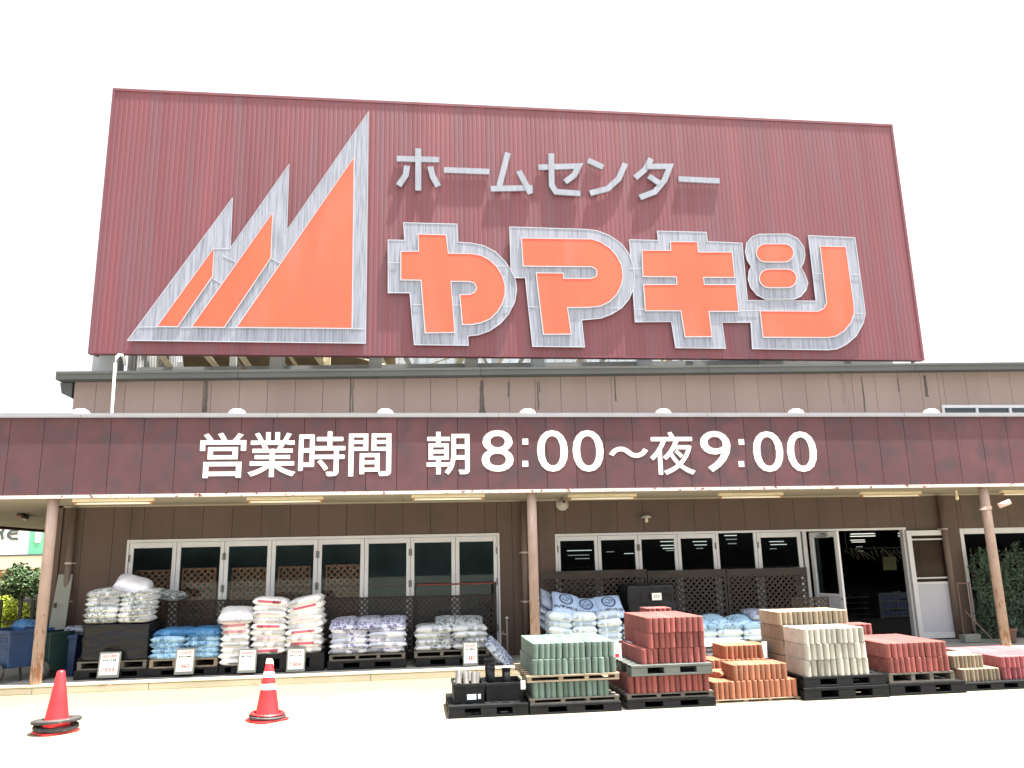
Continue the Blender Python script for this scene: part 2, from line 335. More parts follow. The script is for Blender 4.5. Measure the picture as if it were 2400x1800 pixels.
def stroke(mb, pts, w, y0, y1, closed=False, mi=0):
    """a mitred ribbon of width w along XZ points, with thickness y0..y1"""
    P = [Vector(p) for p in pts]; n = len(P); Lf = []; Rt = []
    for i in range(n):
        if closed: a = P[i - 1]; b = P[(i + 1) % n]
        else: a = P[max(i - 1, 0)]; b = P[min(i + 1, n - 1)]
        d1 = (P[i] - a); d2 = (b - P[i])
        if d1.length < 1e-6: d1 = d2
        if d2.length < 1e-6: d2 = d1
        d1.normalize(); d2.normalize()
        n1 = Vector((-d1.y, d1.x)); n2 = Vector((-d2.y, d2.x)); m = n1 + n2
        if m.length < 1e-3: m = n1
        m.normalize(); k = min(1 / max(m.dot(n1), 0.35), 2.2)
        Lf.append(P[i] + m * (w / 2 * k)); Rt.append(P[i] - m * (w / 2 * k))
    for i in range(n if closed else n - 1):
        j = (i + 1) % n
        q = [Lf[i], Rt[i], Rt[j], Lf[j]]
        mb.add([(p.x, y0, p.y) for p in q] + [(p.x, y1, p.y) for p in q], [(0, 1, 2, 3), (7, 6, 5, 4), (0, 4, 5, 1), (1, 5, 6, 2), (2, 6, 7, 3), (3, 7, 4, 0)], mi)
    return mb
_fc = bpy.data.curves.new('glyphs', 'FONT'); _fo = bpy.data.objects.new('glyphs', _fc); COL.objects.link(_fo)
def glyph(ch, x0, x1, z0, z1, y, depth, bold=0.0, mb=None, mi=0):
    """one character (or word) of the built-in font fitted to a box on the plane y"""
    _fc.body = ch; _fc.extrude = 0.5; _fc.offset = bold; _fc.resolution_u = 4
    dg = bpy.context.evaluated_depsgraph_get(); dg.update()
    me = bpy.data.meshes.new_from_object(_fo.evaluated_get(dg))
    xs = [v.co.x for v in me.vertices]; ys = [v.co.y for v in me.vertices]
    ax, bx, ay, by = min(xs), max(xs), min(ys), max(ys)
    mb = mb or MB()
    mb.add([(x0 + (v.co.x - ax) / (bx - ax) * (x1 - x0), y - depth / 2 - v.co.z * depth, z0 + (v.co.y - ay) / (by - ay) * (z1 - z0)) for v in me.vertices], [tuple(p.vertices) for p in me.polygons], mi)
    bpy.data.meshes.remove(me)
    return mb
ORD = ['first', 'second', 'third', 'fourth', 'fifth', 'sixth', 'seventh', 'eighth', 'ninth', 'tenth', 'eleventh', 'twelfth', 'thirteenth', 'fourteenth', 'fifteenth', 'sixteenth', 'seventeenth', 'eighteenth']

# ================================================================ setting
def dirt_band(m, col, y0, y1):
    nt = m.node_tree; N = nt.nodes; L = nt.links; b = N["Principled BSDF"]; src = b.inputs["Base Color"].links[0].from_socket
    tc = N.new("ShaderNodeTexCoord"); sx = N.new("ShaderNodeSeparateXYZ"); L.new(tc.outputs["Object"], sx.inputs[0])
    nz = N.new("ShaderNodeTexNoise"); nz.inputs["Scale"].default_value = .8; nz.inputs["Detail"].default_value = 7; L.new(tc.outputs["Object"], nz.inputs["Vector"])
    q = N.new("ShaderNodeMath"); q.operation = 'MULTIPLY_ADD'; q.inputs[1].default_value = 3.2; L.new(nz.outputs[0], q.inputs[0]); L.new(sx.outputs[1], q.inputs[2])
    r = N.new("ShaderNodeMapRange"); r.inputs[1].default_value = y0 + 1.6; r.inputs[2].default_value = y1 + 1.6; L.new(q.outputs[0], r.inputs[0])
    mx = N.new("ShaderNodeMix"); mx.data_type = 'RGBA'; L.new(r.outputs[0], mx.inputs[0]); L.new(src, mx.inputs[6]); mx.inputs[7].default_value = (*col, 1); L.new(mx.outputs[2], b.inputs["Base Color"])
dirt_band(M['ground'], (0.175, 0.150, 0.092), 8.2, 11.2)
g = MB(); g.add([(-400, -60, 0), (400, -60, 0), (400, 500, 0), (-400, 500, 0)], [(0, 1, 2, 3)])
tag(g.build('ground', M['ground']), 'sunlit pale concrete parking lot in front of the store', 'ground', kind='structure')
PZ = 0.115          # walkway height
KY = 12.05          # kerb face
WY = 13.5           # shop wall
p = MB(); p.box(-9.6, 30, KY + 0.16, WY - 0.002, 0.0, PZ - 0.004); p.box(-9.6, -5.6, WY, 30, 0.0, PZ - 0.004)
tag(p.build('pavement', M['platform']), 'shaded concrete walkway under the store canopy', 'walkway', kind='structure')
k = MB()
for i in range(26):
    x0 = -9.6 + i * 1.5; k.box(x0, x0 + 1.494, KY + random.uniform(-.004, .004), KY + 0.156, 0.0, PZ - .032)
for i in range(16):
    x0 = -9.6 + i * 2.4 + .7; k.box(x0, x0 + 2.393, KY - .012 + random.uniform(-.004, .004), KY + 0.157, PZ - .026, PZ + random.uniform(-.002, .003))
tag(k.build('kerb', M['kerb'], bevel=0.006), 'pale concrete kerb edging the walkway', 'kerb', kind='structure')

# ================================================================ store building
bld = empty('store_building', (0, WY, 0), 'brown sided home centre store with maroon canopy carrying opening hours in white', 'store')
def at(o):      # children keep world coordinates
    o.location = (0, -WY, 0); return o
PITCH = 0.455
def panels(mb, x0, x1, z0, z1, y, th, gap=0.006, off=0.0, ztop=None):
    x = x0
    while x < x1 - 1e-4:
        nx = min((math.floor((x - off) / PITCH + 1e-4) + 1) * PITCH + off, x1)
        if nx - x > 0.01:
            a, b = x + gap / 2, nx - gap / 2
            za = ztop(a) if ztop else z1; zb = ztop(b) if ztop else z1
            mb.hexa([(a, y, z0), (b, y, z0), (b, y + th, z0), (a, y + th, z0), (a, y, za), (b, y, zb), (b, y + th, zb), (a, y + th, za)])
        x = nx
OX = W(541, 1290, WY)[0]
# lower wall, in pieces around the window openings
WL0, WL1 = W(305, 1265, WY)[0], W(1165, 1250, WY)[0]; WTL = W(700, 1258, WY)[1]
WR0, WR1 = W(1304, 1249, WY)[0], W(2122, 1240, WY)[0]; WTR = W(1700, 1244, WY)[1]
WQ0 = W(2248, 1239, WY)[0]; WTQ = W(2320, 1237, WY)[1]
XL, XR = -5.5, 14.0
lw = MB(); ztop = 2.9
panels(lw, XL, WL0, PZ, ztop, WY, 0.05, off=OX); panels(lw, WL0, WL1, WTL, ztop, WY, 0.05, off=OX)
panels(lw, WL1, WR0, PZ, ztop, WY, 0.05, off=OX); panels(lw, WR0, WR1, WTR, ztop, WY, 0.05, off=OX)
panels(lw, WR1, WQ0, PZ, ztop, WY, 0.05, off=OX); panels(lw, WQ0, XR, WTQ, ztop, WY, 0.05, off=OX)
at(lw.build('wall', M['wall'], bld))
bk = MB()
for x0, x1, z0 in ((XL, WL0, 0), (WL0, WL1, WTL), (WL1, WR0, 0), (WR0, WR1, WTR), (WR1, WQ0, 0), (WQ0, XR, WTQ)): bk.box(x0 + .004, x1 - .004, WY + 0.052, WY + 0.12, z0 + .004, 4.5)
at(bk.build('wall_backing', M['groove'], bld))
# corner trim and left side wall
sd = MB(); sd.box(XL - 0.10, XL - 0.004, WY - 0.03, WY + 0.06, PZ, 2.9); sd.box(XL - 0.04, XL - .006, WY + 0.064, 62, 0, 4.6)
at(sd.build('side_wall', M['wall'], bld))
# upper wall with a window strip at its right end
GL, GR = -5.74, 14.6
def gz(x): return 4.62 + (x + 5.756) / 17.19 * 0.284         # underside of the gutter rises to the right
UW0 = W(2205, 950, WY)[0]; UZ1 = W(2300, 949, WY)[1]
uo = W(431, 880, WY)[0]
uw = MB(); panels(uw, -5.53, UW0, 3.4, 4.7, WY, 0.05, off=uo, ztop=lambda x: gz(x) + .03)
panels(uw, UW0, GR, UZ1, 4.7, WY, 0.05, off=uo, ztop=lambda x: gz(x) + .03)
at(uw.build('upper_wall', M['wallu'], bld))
ub = MB(); ub.hexa([(-5.53, WY + .056, 2.9), (GR, WY + .056, 2.9), (GR, WY + .2, 2.9), (-5.53, WY + .2, 2.9), (-5.53, WY + .056, gz(-5.53) + .02), (GR, WY + .056, gz(GR) + .02), (GR, WY + .2, gz(GR) + .02), (-5.53, WY + .2, gz(-5.53) + .02)])
at(ub.build('upper_backing', M['groove'], bld))
us = MB(); us.box(-5.53, -5.49, WY + .21, 60, 2.9, 4.62); at(us.build('upper_side_wall', M['wallu'], bld))
# dark water runs on the upper wall, flat patches of dirt
st = MB()
def run(px, w, y0=892, y1=968, taper=.7):
    cx, z1 = W(px, y0, WY); z0 = W(px, y1, WY)[1]; n = 8; L = []; Rr = []
    for i in range(n + 1):
        t = i / n; z = z1 + (z0 - z1) * t; ww = w * (taper + (1 - taper) * t) * random.uniform(.8, 1.15); d = random.uniform(-.006, .006)
        L.append((cx - ww / 2 + d, z)); Rr.append((cx + ww / 2 + d, z))
    st = MB()
    for i in range(n):
        st.add([(L[i][0], WY - .003, L[i][1]), (Rr[i][0], WY - .003, Rr[i][1]), (Rr[i + 1][0], WY - .003, Rr[i + 1][1]), (L[i + 1][0], WY - .003, L[i + 1][1])], [(0, 1, 2, 3)])
    at(st.build('water_stain', M['stain'], bld))
run(485, .06, 890, 966); run(479, .025, 890, 966); run(1129, .11, 892, 968, .45); run(1192, .035, 895, 930); run(1260, .03, 895, 960); run(1264, .02, 895, 920)
run(823, .025, 885, 966); run(828, .02, 890, 966); run(2166, .07, 880, 930); run(2103, .03, 885, 918); run(2018, .035, 880, 966); run(1440, .03, 880, 940)
# upper strip window
uf = MB(); zt = UZ1 - .004; zb = 3.55
xs = [UW0 + .004] + [W(x, 960, WY)[0] for x in (2286, 2364, 2442, 2520)]
uf.box(xs[0], xs[-1], WY - .02, WY + .04, zt - .055, zt)
for x in xs: uf.box(x, x + .05, WY - .018, WY + .04, zb, zt - .056)
ufo = at(uf.build('strip_window', M['frame'], bld))
pg = MB(); pg.box(xs[0] + .05, xs[-1], WY + .01, WY + .016, zb, zt - .057); pg.build('pane', mat('blue_dark_glass', (0.035, 0.055, 0.075), 0.15, 0.05), ufo)
# gutter / parapet cap
gt = MB()
seg = [GL, -2.9, 1.13, 5.2, 9.15, GR]
for a, b in zip(seg[:-1], seg[1:]):
    y0, y1 = 13.28, 13.9
    b2 = b - .008
    gt.hexa([(a, y0, gz(a)), (b2, y0, gz(b2)), (b2, y1, gz(b2)), (a, y1, gz(a)), (a, y0, gz(a) + .125), (b2, y0, gz(b2) + .125), (b2, y1, gz(b2) + .125), (a, y1, gz(a) + .125)])
    gt.hexa([(a, y0 - .012, gz(a) + .09), (b2, y0 - .012, gz(b2) + .09), (b2, y0 - .001, gz(b2) + .09), (a, y0 - .001, gz(a) + .09), (a, y0 - .012, gz(a) + .13), (b2, y0 - .012, gz(b2) + .13), (b2, y0 - .001, gz(b2) + .13), (a, y0 - .001, gz(a) + .13)])
gt.box(GL, GL + .13, 13.91, 60, 4.62, 4.74)
at(gt.build('roof_gutter', M['gutter'], bld))
hp = MB(); hp.hexa([(-5.72, 13.5, 4.44), (-5.56, 13.5, 4.36), (-5.56, 13.7, 4.36), (-5.72, 13.7, 4.44), (-5.75, 13.48, 4.61), (-5.56, 13.48, 4.61), (-5.56, 13.72, 4.61), (-5.75, 13.72, 4.61)])
at(hp.build('gutter_outlet', M['gutter'], bld))
rf = MB(); rf.box(-5.48, 30, 13.92, 61.9, 4.45, 4.55); rf.box(30.0, 30.1, WY, 62, 0, 4.6); rf.box(-5.48, 30, 62.01, 62.1, 0, 4.6)
at(rf.build('roof', M['gutter'], bld))
# ---- canopy
FY, FZ0, FZ1 = 12.0, 2.665, 3.78
CX0, CX1 = -9.35, 15.0
fo = W(1073, 1110, FY)[0]
fa = MB(); panels(fa, CX0, CX1, FZ0, FZ1, FY, 0.04, gap=.007, off=fo)
fas = at(fa.build('canopy_fascia', M['fascia'], bld))
cb = MB(); cb.box(CX0, CX1, FY + .042, FY + .10, FZ0, FZ1 - .002); cb.box(CX0, CX0 + .06, FY + .11, 30, FZ0, FZ1)
at(cb.build('canopy_frame', M['groove'], bld))
cc = MB()
x = CX0
for b in (-4.78, -2.02, 1.28, 4.6, 7.95, CX1):
    cc.box(x, b - .006, FY - .03, FY + .32, FZ1 + .002, FZ1 + .052); cc.box(x, b - .006, FY - .03, FY - .012, FZ1 - .012, FZ1 + .0); x = b
at(cc.build('canopy_cap', M['cap'], bld))
lp = MB(); lp.box(CX0, CX1, FY - .01, FY + .05, FZ0 - .05, FZ0 - .004)
at(lp.build('canopy_lip', M['lip'], bld))
sf = MB()
SZ = 2.615
x = CX0 + .06
while x < CX1:
    n = min(x + .91, CX1); sf.box(x + .003, n - .003, FY + .052, WY - .004, SZ, SZ + .02)
    x = n
y = WY
while y < 30: sf.box(CX0 + .06, XL - .11, y + .003, y + .9, SZ, SZ + .02); y += .903
at(sf.build('soffit', M['soffit'], bld))
cr = MB(); cr.box(CX0, CX1, FY + .105, WY - .01, FZ1 - .10, FZ1 - .04); cr.box(CX0 + .06, XL - .06, WY, 30, FZ1 - .10, FZ1 - .04)
at(cr.build('canopy_roof', M['gutter'], bld))
sg = MB(); sg.box(CX0 - .03, CX0 - .002, FY + .11, 30, SZ - .06, FZ1); at(sg.build('side_fascia', M['fascia'], bld))
sb = MB(); sb.box(XL - .095, CX1, WY - .03, WY - .004, SZ - .03, SZ - .002); at(sb.build('soffit_trim', M['soffit'], bld))
# ---- opening hours on the fascia
hrs = [('営', 468, 576, 1014, 1120), ('業', 582, 694, 1013, 1118), ('時', 701, 808, 1012, 1115), ('間', 817, 917, 1016, 1116), ('朝', 1000, 1100.6, 1012, 1112.6),
       ('8', 1128.5, 1203.3, 1008, 1105.6), ('0', 1258.6, 1331, 1008, 1105.6), ('0', 1342, 1414.6, 1008, 1105.6), ('～', 1427, 1519, 1047, 1073), ('夜', 1524, 1626, 1013, 1111.5),
       ('9', 1642, 1713, 1010, 1106), ('0', 1765, 1835.5, 1010.6, 1106), ('0', 1844.5, 1914, 1011, 1106)]
for ch, x0, x1, y0, y1 in hrs:
    xa = W(x0, (y0 + y1) / 2, FY)[0]; xb = W(x1, (y0 + y1) / 2, FY)[0]; xm = (x0 + x1) / 2
    za = W(xm, y1, FY)[1]; zb = W(xm, y0, FY)[1]
    bold = {'～': .022, '時': 0, '夜': 0}.get(ch, .012 if ord(ch) > 255 else .004)
    gm = glyph(ch, xa, xb, za, zb, FY - .0005, .003, bold)
    if ch in '時夜':
        for q_, (dx, dz) in enumerate(((-.008, 0), (.008, 0), (0, .008), (0, -.008))): glyph(ch, xa + dx, xb + dx, za + dz, zb + dz, FY - .0008 - q_ * .0003, .003, 0, gm)
    gm.build('lettering', M['lettering'], fas)
for cx, ys in ((1231, (1035, 1087)), (1737.5, (1036, 1087.5))):
    for y in ys:
        cm = MB(); x, z = W(cx, y, FY); cm.box(x - .045, x + .045, FY - .004, FY - .0005, z - .045, z + .045); cm.build('lettering', M['lettering'], fas)
# ---- posts
for i, px in enumerate((82, 1250, 2350)):
    x = {0: -5.10, 1: 1.775, 2: 9.27}[i]
    pm = MB(); pm.tube([(x, 12.13, PZ - .01), (x, 12.13, 2.0), (x, 12.13, SZ)], .073, 18); pm.v = [(a - x, b - 12.13, c - 1.4) for a, b, c in pm.v]
    o = pm.build('canopy_post', M['post'], bld, smooth=True, fix=True); o.location = (x, 12.13 - WY, 1.4)
    for pl in o.data.polygons:
        if len(pl.vertices) > 4: pl.use_smooth = False
# ---- brown downpipes on the wall
for (xa, ya, yb, brs) in ((174, 1186, 1470, (1320, 1410)), (1226, 1172, 1560, (1295, 1410)), (2203, 1168, 1300, (1240,))):
    x, _ = W(xa, ya, WY - .08); dp = MB()
    dp.tube([(x, WY - .08, PZ), (x, WY - .08, SZ - .04)], .052, 14)
    o = at(dp.build('downpipe', M['pipe'], bld, smooth=True))
    for y in brs:
        br = MB()
        z = W(xa, y, WY - .08)[1]
        br.lathe([(.055, -.014), (.058, -.012), (.058, .012), (.055, .014)], 14, (x, WY - .08, z)); br.box(x - .075, x + .075, WY - .03, WY - .001, z - .012, z + .012)
        br.build('bracket', mat('pipe_bracket', (0.42, 0.36, 0.33), .5), o)
# ---- folding windows
def leaf_frame(x0, x1, z0, z1, y, sw=.062, top=.085, rail=None, th=.04):
    m = MB(); m.box(x0, x0 + sw, y, y + th, z0, z1); m.box(x1 - sw, x1, y, y + th, z0, z1)
    m.box(x0 + sw + .0005, x1 - sw - .0005, y + .001, y + th - .001, z1 - top, z1 - .0005); m.box(x0 + sw + .0005, x1 - sw - .0005, y + .001, y + th - .001, z0 + .0005, z0 + .10)
    if rail: m.box(x0 + sw + .0005, x1 - sw - .0005, y + .001, y + th - .001, rail - .03, rail + .03)
    return m
def folding_window(x0, x1, z1, hinge_left, hinge_right, sw=.062, top=.085):
    fr = at(leaf_frame(x0 + .003, x1 - .003, PZ + .03, z1, WY + .0, sw, top).build('folding_window', M['frame'], bld, bevel=.004))
    gp = MB(); gp.box(x0 + sw, x1 - sw, WY + .018, WY + .023, PZ + .1, z1 - top); gp.build('pane', M['glass'], fr)
    for ok, hx in ((hinge_left, x0 + .016), (hinge_right, x1 - .016)):
        if ok:
            for z in (1.78, 1.28, .55):
                hm = MB(); hm.box(hx - .009, hx + .009, WY - .012, WY - .0005, z - .055, z + .055); hm.build('hinge', M['hinge'], fr)
lx = [W(x, 1262 - (x - 305) * .0174, WY)[0] for x in (305, 416, 528, 638, 746, 855, 962, 1067, 1165)]
of = MB(); of.box(lx[0] - .035, lx[0] - .001, WY - .02, WY + .05, PZ, WTL); of.box(lx[-1] + .001, lx[-1] + .035, WY - .02, WY + .05, PZ, WTL)
of.box(lx[0] - .035, lx[-1] + .035, WY - .021, WY + .05, WTL - .045, WTL - .001)
at(of.build('window_surround', M['frame'], bld, bevel=.004))
for i in range(8): folding_window(lx[i], lx[i + 1], WTL - .048, i % 2 == 0, i % 2 == 1)
rx = [W(x, 1248 - (x - 1304) * .0105, WY)[0] for x in (1304, 1399.5, 1494, 1586, 1676)]
of = MB(); of.box(rx[0] - .03, rx[0] - .001, WY - .02, WY + .05, PZ, WTR); of.box(rx[0] - .03, WR1, WY - .021, WY + .05, WTR - .04, WTR - .001)
at(of.build('window_surround', M['frame'], bld, bevel=.004))
for i in range(4): folding_window(rx[i], rx[i + 1], WTR - .043, i % 2 == 0, i % 2 == 1, .055, .075)
# wide fixed pane, then a narrow folding leaf
x5, x6, x7 = W(1771, 1245, WY)[0], W(1790, 1245, WY)[0], W(1876, 1244, WY)[0]
fp = MB(); fp.box(rx[4] + .002, rx[4] + .05, WY - .001, WY + .04, PZ, WTR - .041); fp.box(x5 - .05, x5, WY - .001, WY + .04, PZ, WTR - .041)
fpo = at(fp.build('fixed_window', M['frame'], bld, bevel=.004))
q = MB(); q.box(rx[4] + .05, x5 - .05, WY + .018, WY + .023, PZ + .05, WTR - .042); q.build('pane', M['glass'], fpo)
folding_window(x5 + .005, x7, WTR - .043, True, False, .07, .085)
x8 = W(1890, 1244, WY)[0]
jm = MB(); jm.box(x7 + .03, x7 + .10, WY + .0, WY + .06, PZ, WTR - .041); at(jm.build('door_jamb', M['frame'], bld))
# two glazed doors: left leaf swung outwards, right leaf folded flat on the wall
def door(x0, w, ang, y, top_glass, midz, handle, glass):
    d = bpy.data.objects.new('door', None); COL.objects.link(d); d.parent = bld
    fr = MB(); z1 = WTR - .06; z0 = PZ + .015
    fr.box(0, .085, 0, .04, z0, z1); fr.box(w - .085, w, 0, .04, z0, z1); fr.box(.0855, w - .0855, .001, .039, z1 - .09, z1 - .001)
    fr.box(.0855, w - .0855, .001, .039, midz - .02, midz + .02); fr.box(.0855, w - .0855, .001, .039, z0 + .001, z0 + .10)
    if top_glass: fr.box(.0855, w - .0855, .004, .036, z1 - .17, z1 - .145); fr.box(.0855, w - .0855, .004, .036, midz + .075, midz + .10)
    f = fr.build('door', M['frame'], bld, bevel=.004)
    bpy.data.objects.remove(d)
    f.location = (x0, y - WY, 0); f.rotation_euler = (0, 0, ang)
    a = MB(); a.box(.086, w - .086, .017, .022, midz + .021, z1 - .091); a.build('pane', glass, f)
    b = MB(); b.box(.086, w - .086, .012, .028, z0 + .101, midz - .021); b.build('kick_panel', M['doorp'], f)
    h = MB(); h.lathe([(.0, -.02), (.02, -.02), (.02, .0), (.0, .0)], 12); h.xf(Matrix.Translation((handle, -.002, midz - .06)) @ Matrix.Rotation(R(90), 4, 'X')); h.build('handle', M['hinge'], f)
    return f
xh = W(2124, 1242, WY - .06)[0]; wdt = W(2219, 1241, WY - .06)[0] - xh
d1 = door(xh, wdt, 0, WY - .06, True, 1.06, wdt - .04, glass_mat('door_glass', (.8, .78, .76), .01))
d2 = door(x8 + .03, .70, R(-78), WY - .01, False, .93, .66, M['glass'])
cl = MB(); cl.box(.25, .5, -.05, -.004, WTR - .16, WTR - .11); cl.beam((.48, -.03, WTR - .1), (.2, .02, WTR - .07), .012); cl.build('door_closer', M['metal'], d2)
jm2 = MB(); jm2.box(WR1 - .06, WR1 - .002, WY - .0, WY + .10, PZ, WTR - .041); at(jm2.build('door_jamb', M['frame'], bld))
# far right window
qf = leaf_frame(WQ0 + .004, WQ0 + 2.6, PZ + .02, WTQ - .002, WY, .07, .10); at(qf.build('window_surround', M['frame'], bld, bevel=.004))
qg = MB(); qg.box(WQ0 + .075, WQ0 + 2.53, WY + .018, WY + .023, PZ + .1, WTQ - .1); at(qg.build('pane', M['glass'], bld))
# interior shell
it = MB(); it.box(XL + .01, 30, WY + .13, 62, PZ - .06, PZ - .02); at(it.build('shop_floor', M['dfloor'], bld))
ic = MB(); ic.box(XL + .01, 30, WY + .13, 62, 2.9, 2.95); ic.box(XL + .001, XL + .01, WY + .13, 62, 0, 2.9); ic.box(29.9, 30, WY + .13, 62, 0, 2.9); ic.box(XL, 30, 61.9, 62, 0, 2.9)
at(ic.build('shop_interior', M['dark'], bld))
ip = MB(); ip.box(XL + .02, 1.9, 15.9, 16.0, PZ - .02, 2.89); at(ip.build('added_backdrop_wall', mat('added_backdrop_grey_green', (.20, .25, .27), .8, .25, 1.2), bld))  # wall added to catch window light, so the left panes look less black

# ================================================================ rooftop sign
SY = WY
sgn = empty('rooftop_sign', (0, SY, 4.8), 'huge maroon corrugated rooftop sign with orange emblem and katakana lettering', 'sign')
def ats(o): o.location = (0, -SY, -4.8); return o
sx0, sx1, sz0, sz1 = -5.32, 9.46, 5.14, 9.95
sm = MB(); x = sx0; prof = []
while x < sx1 - .08:
    for dx, dy in ((0, 0), (.042, 0), (.057, .0032), (.07, .0032)): prof.append((x + dx, dy))
    x += .085
prof.append((sx1, 0)); n = len(prof)
zs = [sz0, 6.3, 7.5, 8.7, sz1]
for z in zs: sm.v += [(a, SY + b, z) for a, b in prof]
for r_ in range(len(zs) - 1):
    for i in range(n - 1): sm.f.append((r_ * n + i, r_ * n + i + 1, (r_ + 1) * n + i + 1, (r_ + 1) * n + i)); sm.mi.append(0)
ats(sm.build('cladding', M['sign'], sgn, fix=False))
et = MB(); et.box(sx0 - .05, sx0, SY - .01, SY + .34, sz0, sz1); et.box(sx1, sx1 + .05, SY - .01, SY + .34, sz0, sz1); et.box(sx0 - .05, sx1 + .05, SY - .012, SY + .34, sz1 + .001, sz1 + .05); et.box(sx0 - .05, sx1 + .05, SY - .012, SY + .12, sz0 - .03, sz0 - .001)
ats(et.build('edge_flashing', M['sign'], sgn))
bkp = MB(); bkp.box(sx0, sx1, SY + .03, SY + .06, sz0, sz1); ats(bkp.build('cladding_back', M['back'], sgn))
# emblem and lettering, traced as flat plates standing off the cladding
def zoomer(ox, oy, s): return lambda pts: [W(ox + a / s, oy + b / s, SY) for a, b in pts]
Z1 = zoomer(200, 180, 2.44); Z3 = zoomer(880, 500, 3.568); Z4 = zoomer(1440, 500, 3.568); Z2 = zoomer(880, 320, 2.572)
def plate(poly, y0, th, m, name, parent, trim=.022):
    pm = MB(); pm.prism(poly, y0, y0 + th); o = ats(pm.build(name, m, parent)) if parent is sgn else pm.build(name, m, parent)
    if trim:
        tm = MB(); stroke(tm, poly, trim, y0 - .004, y0 - .0005, closed=True); tm.build('white_edging', M['trimw'], o)
    return o
E0 = Z1([(248, 1512), (845, 700), (833, 985), (1168, 508), (1155, 885), (1620, 210), (1603, 1528)])
em = plate(E0, SY - .05, .035, M['silver'], 'emblem', sgn, .016)
for pl in ([(415, 1435), (742, 985), (733, 1150), (535, 1436)], [(612, 1438), (1075, 785), (1065, 1045), (800, 1440)], [(868, 1440), (1538, 470), (1527, 1446)]):
    plate(Z1(pl), SY - .066, .014, M['orange'], 'orange_panel', em, .018)
jn = MB()
for a, b in (((745, 990), (835, 990)), ((725, 1155), (785, 1188)), ((790, 1030), (865, 1065)), ((1065, 1043), (1115, 1072)), ((310, 1436), (1600, 1446)), ((1543, 330), (1530, 1446))):
    stroke(jn, Z1([a, b]), .014, SY - .0545, SY - .0505)
jn.build('panel_joint', M['trimw'], em)
KY_ = dict(ya_s=[(235, 88), (680, 100), (688, 250), (800, 258), (900, 278), (1000, 330), (1080, 410), (1135, 490), (1170, 570), (1178, 650), (1160, 750), (1110, 850), (1040, 930), (950, 990), (860, 1022), (770, 1033), (775, 1110), (325, 1105), (288, 672), (107, 672), (107, 232), (245, 235)],
    ya_o=[(355, 185), (590, 192), (608, 345), (800, 348), (880, 362), (950, 400), (1010, 455), (1055, 530), (1080, 610), (1080, 690), (1060, 760), (1020, 830), (960, 890), (880, 925), (800, 940), (725, 940), (703, 690), (790, 688), (825, 670), (843, 635), (825, 595), (790, 582), (630, 580), (662, 1005), (415, 1010), (380, 570), (212, 568), (212, 330), (360, 328)],
    ma_s=[(1120, 125), (1760, 145), (1850, 157), (1950, 195), (2050, 265), (2110, 345), (2145, 430), (2160, 520), (2150, 640), (2110, 730), (2050, 800), (1970, 850), (1880, 885), (1718, 900), (1742, 1125), (1310, 1120), (1250, 548), (1165, 548), (1130, 490)],
    ma_o=[(1215, 220), (1800, 228), (1870, 250), (1950, 300), (2010, 370), (2050, 450), (2062, 540), (2045, 620), (2010, 690), (1950, 750), (1880, 785), (1790, 798), (1600, 800), (1630, 1020), (1398, 1022), (1338, 510), (1565, 512), (1568, 556), (1800, 556), (1835, 540), (1845, 508), (1835, 478), (1800, 460), (1230, 455)])
K4 = dict(ki_s=[(120, 230), (360, 235), (352, 158), (760, 168), (770, 245), (1058, 258), (1103, 736), (1675, 741), (1612, 195), (2000, 212), (2075, 760), (2086, 850), (2065, 930), (2010, 1030), (1930, 1100), (1850, 1140), (1780, 1148), (1145, 1138), (1132, 918), (890, 918), (920, 1135), (505, 1130), (470, 912), (168, 915)],
    ki_o=[(222, 320), (462, 320), (458, 248), (685, 250), (692, 335), (972, 335), (995, 547), (735, 547), (742, 606), (1005, 606), (1028, 830), (780, 830), (805, 1040), (580, 1042), (545, 825), (250, 825), (235, 606), (512, 604), (506, 543), (230, 540)],
    j_o=[(1705, 285), (1920, 290), (1985, 760), (1990, 840), (1965, 920), (1910, 990), (1840, 1035), (1770, 1048), (1230, 1045), (1205, 825), (1690, 828), (1735, 805), (1758, 760)],
    e_s=[(1200, 185), (1440, 183), (1520, 220), (1570, 290), (1580, 360), (1570, 420), (1545, 462), (1580, 520), (1605, 590), (1590, 650), (1545, 703), (1490, 727), (1250, 727), (1180, 690), (1130, 630), (1108, 560), (1115, 490), (1135, 455), (1100, 400), (1085, 330), (1095, 260), (1140, 208)])
def stad(x0, x1, y0, y1):
    r = (y1 - y0) / 2; cy = (y0 + y1) / 2
    return [(x1 - r + r * math.cos(t), cy + r * math.sin(t)) for t in [R(-90 + 20 * i) for i in range(10)]] + [(x0 + r + r * math.cos(t), cy + r * math.sin(t)) for t in [R(90 + 20 * i) for i in range(10)]]
def sign_letter(sil, oranges, d, zf):
    o = plate(zf(sil), SY - .05 - d, .035, M['silver'], 'big_lettering', sgn, .016)
    for q_ in oranges: plate(zf(q_), SY - .066 - d, .014, M['orange'], 'orange_face', o, .018)
    return o
l1 = sign_letter(KY_['ya_s'], [KY_['ya_o']], 0, Z3)
l2 = sign_letter(KY_['ma_s'], [KY_['ma_o']], .009, Z3)
l3 = sign_letter(K4['ki_s'], [K4['ki_o'], K4['j_o']], 0, Z4)
l4 = sign_letter(K4['e_s'], [stad(1172, 1484, 268, 420), stad(1197, 1509, 478, 634)], .009, Z4)
jn = MB()
